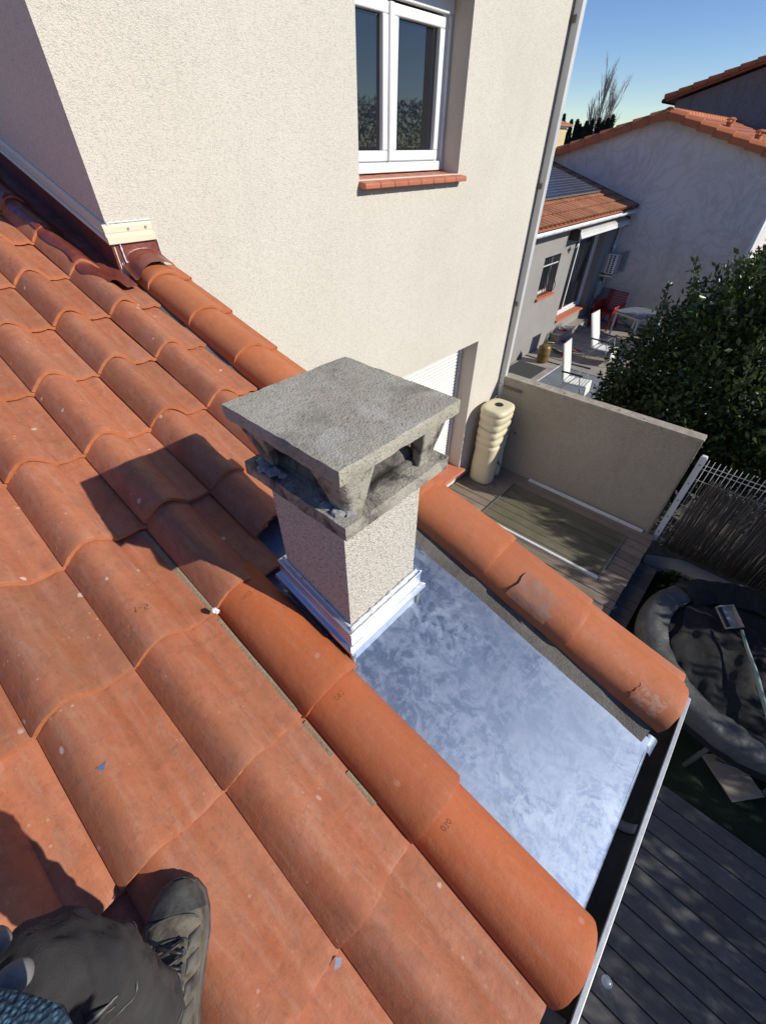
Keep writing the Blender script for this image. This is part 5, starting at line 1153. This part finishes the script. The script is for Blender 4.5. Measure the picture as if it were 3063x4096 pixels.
m,nt,b = newmat('blue_knit_mesh'); co = coords(nt,False); vv = voro(nt,co,330); nt.links.new(ramp(nt,vv,[(.2,(.055,.13,.19)),(.55,(.012,.035,.06))]),b.inputs['Base Color']); b.inputs['Roughness'].default_value = .85; bump(nt,b,vv,.8,.003); M['blueknit'] = m
def CW(x,y,z): return CAM + r2*x + d2*y + fw*z
def skin_obj(name, nodes, edges, mat, parent, root=0, sub=2, wrinkle=0.):
    me = bpy.data.meshes.new(name); me.from_pydata([tuple(p) for p,_ in nodes],edges,[]); o = link(name,me,parent)
    sk_m = o.modifiers.new('skin','SKIN'); sk_m.use_smooth_shade = True
    if not me.skin_vertices: me.update()
    for i,(p,r) in enumerate(nodes):
        v = me.skin_vertices[0].data[i]; v.radius = r if isinstance(r,tuple) else (r,r); v.use_root = (i == root)
    s_ = o.modifiers.new('sub','SUBSURF'); s_.levels = sub; s_.render_levels = sub
    if wrinkle:
        tx = bpy.data.textures.new(name+'_folds','CLOUDS'); tx.noise_scale = .034; tx.noise_depth = 2
        dm_ = o.modifiers.new('folds','DISPLACE'); dm_.texture = tx; dm_.texture_coords = 'GLOBAL'; dm_.strength = wrinkle; dm_.mid_level = .45
    me.materials.append(mat); return o
KNEE = CW(-.324,.428,.405); ANK = RP(.062,-.232,.17); HIPR = CW(-.44,.80,.33); HIPL = HIPR+Vector((-.10,-.15,.0)); PEL = (HIPR+HIPL)/2+Vector((.04,-.03,.06))
KNL = Vector((-.50,-.62,3.06)); ANL = RP(-.12,-.66,.185)
CHEST = Vector((.14,-.52,3.30)); NECK = Vector((.21,-.42,3.56)); HEAD = Vector((.20,-.36,3.70))
SHR = Vector((.29,-.36,3.43)); SHL = Vector((.0,-.66,3.42)); ELR = Vector((.40,-.16,3.22)); WRR = Vector((.28,-.02,3.36))
ELL = Vector((-.20,-.60,3.22)); WRL = Vector((-.315,-.40,3.14)); HNL = Vector((-.305,-.30,3.135))
pe = link('person', None); pe.location = RP(.02,-.45,.08); PO = Vector(pe.location); tag(pe,'crouching roofer in charcoal work trousers, dusty hiking boots and gloves','person')
def Q(p): return Vector(p)-PO
body = skin_obj('body', [(Q(PEL),.085),(Q(CHEST),.10),(Q(NECK),.052),(Q(HEAD),.078),(Q(HEAD+Vector((-.01,.02,.09))),.07),
    (Q(HIPR),.06),(Q(KNEE),.030),(Q(ANK),.024),(Q(HIPL),.06),(Q(KNL),.032),(Q(ANL),.030),
    (Q(SHR),.05),(Q(ELR),.034),(Q(WRR),.026),(Q(SHL),.05),(Q(ELL),.034),(Q(WRL),.026)],
    [(0,1),(1,2),(2,3),(3,4),(0,5),(5,6),(6,7),(0,8),(8,9),(9,10),(1,11),(11,12),(12,13),(1,14),(14,15),(15,16)], M['skin'], pe)
hc = HEAD+Vector((-.005,.01,.05))
hair = MB(); lump(hair,Q(hc+Vector((.02,-.025,.035))),.098,2,1.05,12); hair.build('hair', plain('brown_hair',(.05,.03,.02),.8), pe, smooth=True)
nose = MB(); fd = Vector((-.55,.62,-.3)).normalized(); nose.tube([Q(hc+fd*.07),Q(hc+fd*.105+Vector((0,0,-.03)))],[.008,.014],8).build('nose', M['skin'], pe, smooth=True)
tn = [(Q(PEL+Vector((.02,-.02,.06))),.115),(Q(PEL),.12),(Q(HIPR),.09),(Q(HIPR.lerp(KNEE,.5)),.074),(Q(HIPR.lerp(KNEE,.86)),.062),(Q(KNEE),.056),(Q(KNEE.lerp(ANK,.22)),.048),(Q(KNEE.lerp(ANK,.55)),.042),(Q(KNEE.lerp(ANK,.93)),.040),
      (Q(HIPL),.10),(Q(HIPL.lerp(KNL,.5)),.085),(Q(KNL),.063),(Q(KNL.lerp(ANL,.5)),.055),(Q(KNL.lerp(ANL,.93)),.047)]
trou = skin_obj('trousers', tn, [(0,1),(1,2),(2,3),(3,4),(4,5),(5,6),(6,7),(7,8),(1,9),(9,10),(10,11),(11,12),(12,13)], M['cloth'], pe, root=1, sub=4, wrinkle=.02)
skin_obj('jacket', [(Q(PEL+Vector((.02,-.02,.08))),.13),(Q(CHEST),.14),(Q(NECK+Vector((0,0,-.06))),.07),(Q(SHR),.07),(Q(ELR),.052),(Q(ELR.lerp(WRR,.9)),.038),(Q(SHL),.07),(Q(ELL),.052),(Q(ELL.lerp(WRL,.9)),.038)],
    [(0,1),(1,2),(1,3),(3,4),(4,5),(1,6),(6,7),(7,8)], M['jacket'], pe, sub=2, wrinkle=.012)
# seams on the trouser leg, wrapped to the cloth
def seam(c, axis, r, a0, a1, w, off=.0012, nm='seam', mat=None):
    axis = Vector(axis).normalized(); u = axis.orthogonal().normalized(); v = axis.cross(u); mb = MB()
    mb.grid(lambda i,j: tuple(Q(Vector(c)+(u*cos(lerp(a0,a1,i))+v*sin(lerp(a0,a1,i)))*r+axis*w*(j-.5))),90,1)
    o = mb.build(nm, mat or M['pvc_grey'], pe, fix=False); sw = o.modifiers.new('wrap','SHRINKWRAP'); sw.target = trou; sw.offset = off; sw.wrap_method = 'NEAREST_SURFACEPOINT'
    return o
thread = plain('grey_thread',(.16,.155,.15),.9)
ax_ = (KNEE-HIPR).normalized()
for f,wd_ in ((.66,.0022),(.69,.0022),(.93,.0022),(.96,.0022)): seam(HIPR.lerp(KNEE,f), ax_+Vector((.25,.1,-.25)), .085, 0, 2*pi, wd_, mat=thread)
seam(KNEE.lerp(ANK,.30), (KNEE-ANK), .07, 0, 2*pi, .002, mat=thread); seam(KNEE.lerp(ANK,.72), (KNEE-ANK)+Vector((.2,.1,0)), .07, 0, 2*pi, .002, mat=thread)
# thigh pouch of blue knit with a round badge
pc = CW(-.226,.318,.262); pu = (r2*.96+d2*.2).normalized(); pv_ = (d2*.96-r2*.2-fw*.25).normalized(); pn = pu.cross(pv_).normalized()
if pn.dot(fw) > 0: pn = -pn
def pouch(u,v):
    a = (u-.5)*2; b_ = v*1.25; w = .055*(1-max(0,(.28-v))**2*6.5)
    return tuple(Q(pc+pu*a*w+pv_*(b_*.13-.02)+pn*(.012+.020*(1-a*a)*min(1,v*6)**.5)))
po = part('thigh_pouch', pe)
pm_ = MB().grid(pouch,24,20); pm_.build('knit_panel', M['blueknit'], po, smooth=True, fix=False).modifiers.new('solid','SOLIDIFY').thickness = .006
bc = pc+pu*(-.004)+pv_*.044+pn*.0365
MB().lathe([(.0,-.002),(.017,-.002),(.017,.001),(.0145,.003),(.0,.003)],seg=28,c=tuple(Q(bc)),T=Matrix((pu,pv_,pn)).transposed().to_4x4()).build('badge', plain('grey_rubber_badge',(.25,.27,.28),.6), po, smooth=40)
MB().lathe([(.0,.003),(.006,.003),(.005,.005),(.0,.005)],seg=12,c=tuple(Q(bc)),T=Matrix((pu,pv_,pn)).transposed().to_4x4()).build('badge_centre', plain('coral_print',(.5,.16,.12),.6), po, smooth=40)
# gloved left hand resting on the knee: five bent fingers rooted in the palm
hand = part('left_glove', pe)
PALM = CW(-.375,.40,.352)
tips = [CW(-.268,.346,.318),CW(-.306,.341,.342),CW(-.352,.335,.36),CW(-.395,.345,.37),CW(-.31,.42,.325)]
rts = [PALM+(r2*.045+d2*(-.012)-fw*.006),PALM+(r2*.036-d2*.026-fw*.004),PALM+(r2*.018-d2*.036),PALM+(-r2*.004-d2*.038+fw*.004),PALM+(r2*.012+d2*.028-fw*.01)]
skin_obj('palm', [(Q(WRL),.028),(Q(WRL.lerp(PALM,.55)),(.030,.022)),(Q(PALM),(.040,.020)),(Q(PALM+r2*.028-d2*.014),(.034,.017))],[(0,1),(1,2),(2,3)],M['glove'],hand,root=2,sub=2)
for i,(a,b_) in enumerate(zip(rts,tips)):
    md = a.lerp(b_,.5)-fw*.016; r_ = .0105 if i < 4 else .0115
    skin_obj('finger', [(Q(a-(b_-a)*.2),r_),(Q(a.lerp(md,.5)-fw*.004),r_),(Q(md),r_),(Q(md.lerp(b_,.45)-fw*.003),r_)],[(0,1),(1,2),(2,3)],M['gred'] if i in (0,4) else M['glove'],hand,sub=2)
    skin_obj('fingertip', [(Q(md.lerp(b_,.30)-fw*.004),r_+.0016),(Q(md.lerp(b_,.65)-fw*.002),r_+.0016),(Q(b_),r_-.001)],[(0,1),(1,2)],M['glovetip'],hand,sub=2)
# boots
def boot(toe, dr, nm):
    bo = part(nm, pe); dr = Vector((dr[0],dr[1])).normalized(); sd_ = Vector((-dr.y,dr.x)); L = .262
    heel = Vector(toe)-dr*L
    def BP(x,y,z): q = heel+dr*x+sd_*y; return tuple(Q(RP(q.x,q.y,.078+z)))
    out = [(0,.0),(.004,.022),(.02,.034),(.06,.037),(.10,.0365),(.14,.042),(.18,.0475),(.21,.046),(.235,.039),(.252,.025),(.261,.008)]
    ring = [(x,w) for x,w in out]+[(x,-w) for x,w in out[::-1]]
    def outl(z,g): return [BP(.13+(x-.13)*(1+g*.4),w*(1+g)+(.0035 if w>0 else -.0035)*g*4,z) for x,w in ring]
    MB().loft([outl(.0,.02),outl(.006,.08),outl(.015,.09),outl(.02,.06)]).build('outsole', M['bootdark'], bo, smooth=50)
    MB().loft([outl(.0205,.055),outl(.027,.06),outl(.033,.03)]).build('midsole', M['bootgrey'], bo, smooth=50)
    secs = [(.003,.020,.10),(.012,.030,.125),(.03,.036,.142),(.055,.038,.145),(.08,.038,.138),(.10,.038,.118),(.12,.039,.103),(.145,.042,.09),(.17,.0455,.08),(.195,.0465,.072),(.215,.0445,.066),(.235,.038,.058),(.25,.026,.047),(.258,.010,.036)]
    K = 17
    def dome(x,w,h,g=0.): return [BP(x,(w+g)*cos(pi*k/(K-1))*(1-.12*sin(pi*k/(K-1))**2),.026+(h-.026+g)*max(0,sin(pi*k/(K-1)))**.62) for k in range(K)]
    MB().loft([dome(x,w,h+.002*nz(x*60,3)) for x,w,h in secs],closed=False).build('upper', M['boot'], bo, smooth=True)
    tsec = [(.217,.0444,.0664),(.219,.0445,.066),(.235,.0385,.059),(.25,.0275,.049),(.26,.012,.038)]
    MB().loft([dome(x,w,h,.0028) for x,w,h in tsec],closed=False).build('toe_cap', M['bootdark'], bo, smooth=True)
    hsec = [(-.0,.022,.07),(.01,.032,.085),(.03,.0385,.08),(.05,.039,.06)]
    MB().loft([dome(x,w,h,.002) for x,w,h in hsec],closed=False).build('heel_cup', M['bootgrey'], bo, smooth=True)
    def top(x,y): 
        w = interp([(a,b2) for a,b2,_ in secs],x); h = interp([(a,c2) for a,_,c2 in secs],x); t_ = max(-1,min(1,y/w)); return .026+(h-.026)*max(0,1-t_*t_)**.31
    MB().grid(lambda u,v:BP(lerp(.085,.165,u),lerp(-.013,.013,v),top(lerp(.085,.165,u),lerp(-.013,.013,v))+.004),12,4).build('tongue', M['bootgrey'], bo, smooth=True, fix=False)
    for i in range(6):
        x = .088+.0165*i
        for sg in (-1,1):
            a = [(x+.016*t_*.9, sg*lerp(-.02,.02,t_)) for t_ in (0,.25,.5,.75,1)]
            MB().tube([BP(px,py,top(px,py)+.0078) for px,py in a],.0026,6).build('lace', M['black'], bo, smooth=True)
            p0 = (x,sg*.0215); MB().lathe([(.002,0),(.0045,0),(.0045,.002),(.002,.002)],seg=10,c=BP(p0[0],p0[1],top(*p0)+.003)).build('eyelet', M['gutter'], bo, smooth=40)
    for xs_,w0 in ((.205,.8),(.178,.62)):
        MB().tube([BP(xs_+.012*cos(a)*.9,.0455*w0*sin(a),top(xs_+.012*cos(a)*.9,.0455*w0*sin(a))+.0012) for a in [lerp(-1.5,1.5,k/16) for k in range(17)]],.0012,5).build('stitch_line', M['bootdark'], bo, smooth=True)
    for sg in (-1,1):
        for i in range(4):
            xa_ = .092+.026*i
            MB().grid(lambda u,v:BP(xa_+.017*u+.008*v*(1 if sg>0 else 1),sg*lerp(.026,.0415,v),top(xa_+.017*u+.008*v,sg*lerp(.026,.0415,v))+.0055*max(0,sin(pi*u))**.5*max(0,sin(pi*v))**.5),6,6).build('side_patch', M['bootgrey'] if i != 1 else M['bootdark'], bo, smooth=True, fix=False)
    MB().tube([BP(.058+.034*cos(a),.031*sin(a),.142-.012*cos(a)) for a in [2*pi*k/24 for k in range(25)]],.008,8).build('collar', M['bootdark'], bo, smooth=True)
boot((-.070,-.148),(-.815,.58),'right_boot'); boot((-.30,-.60),(-.95,.3),'left_boot')
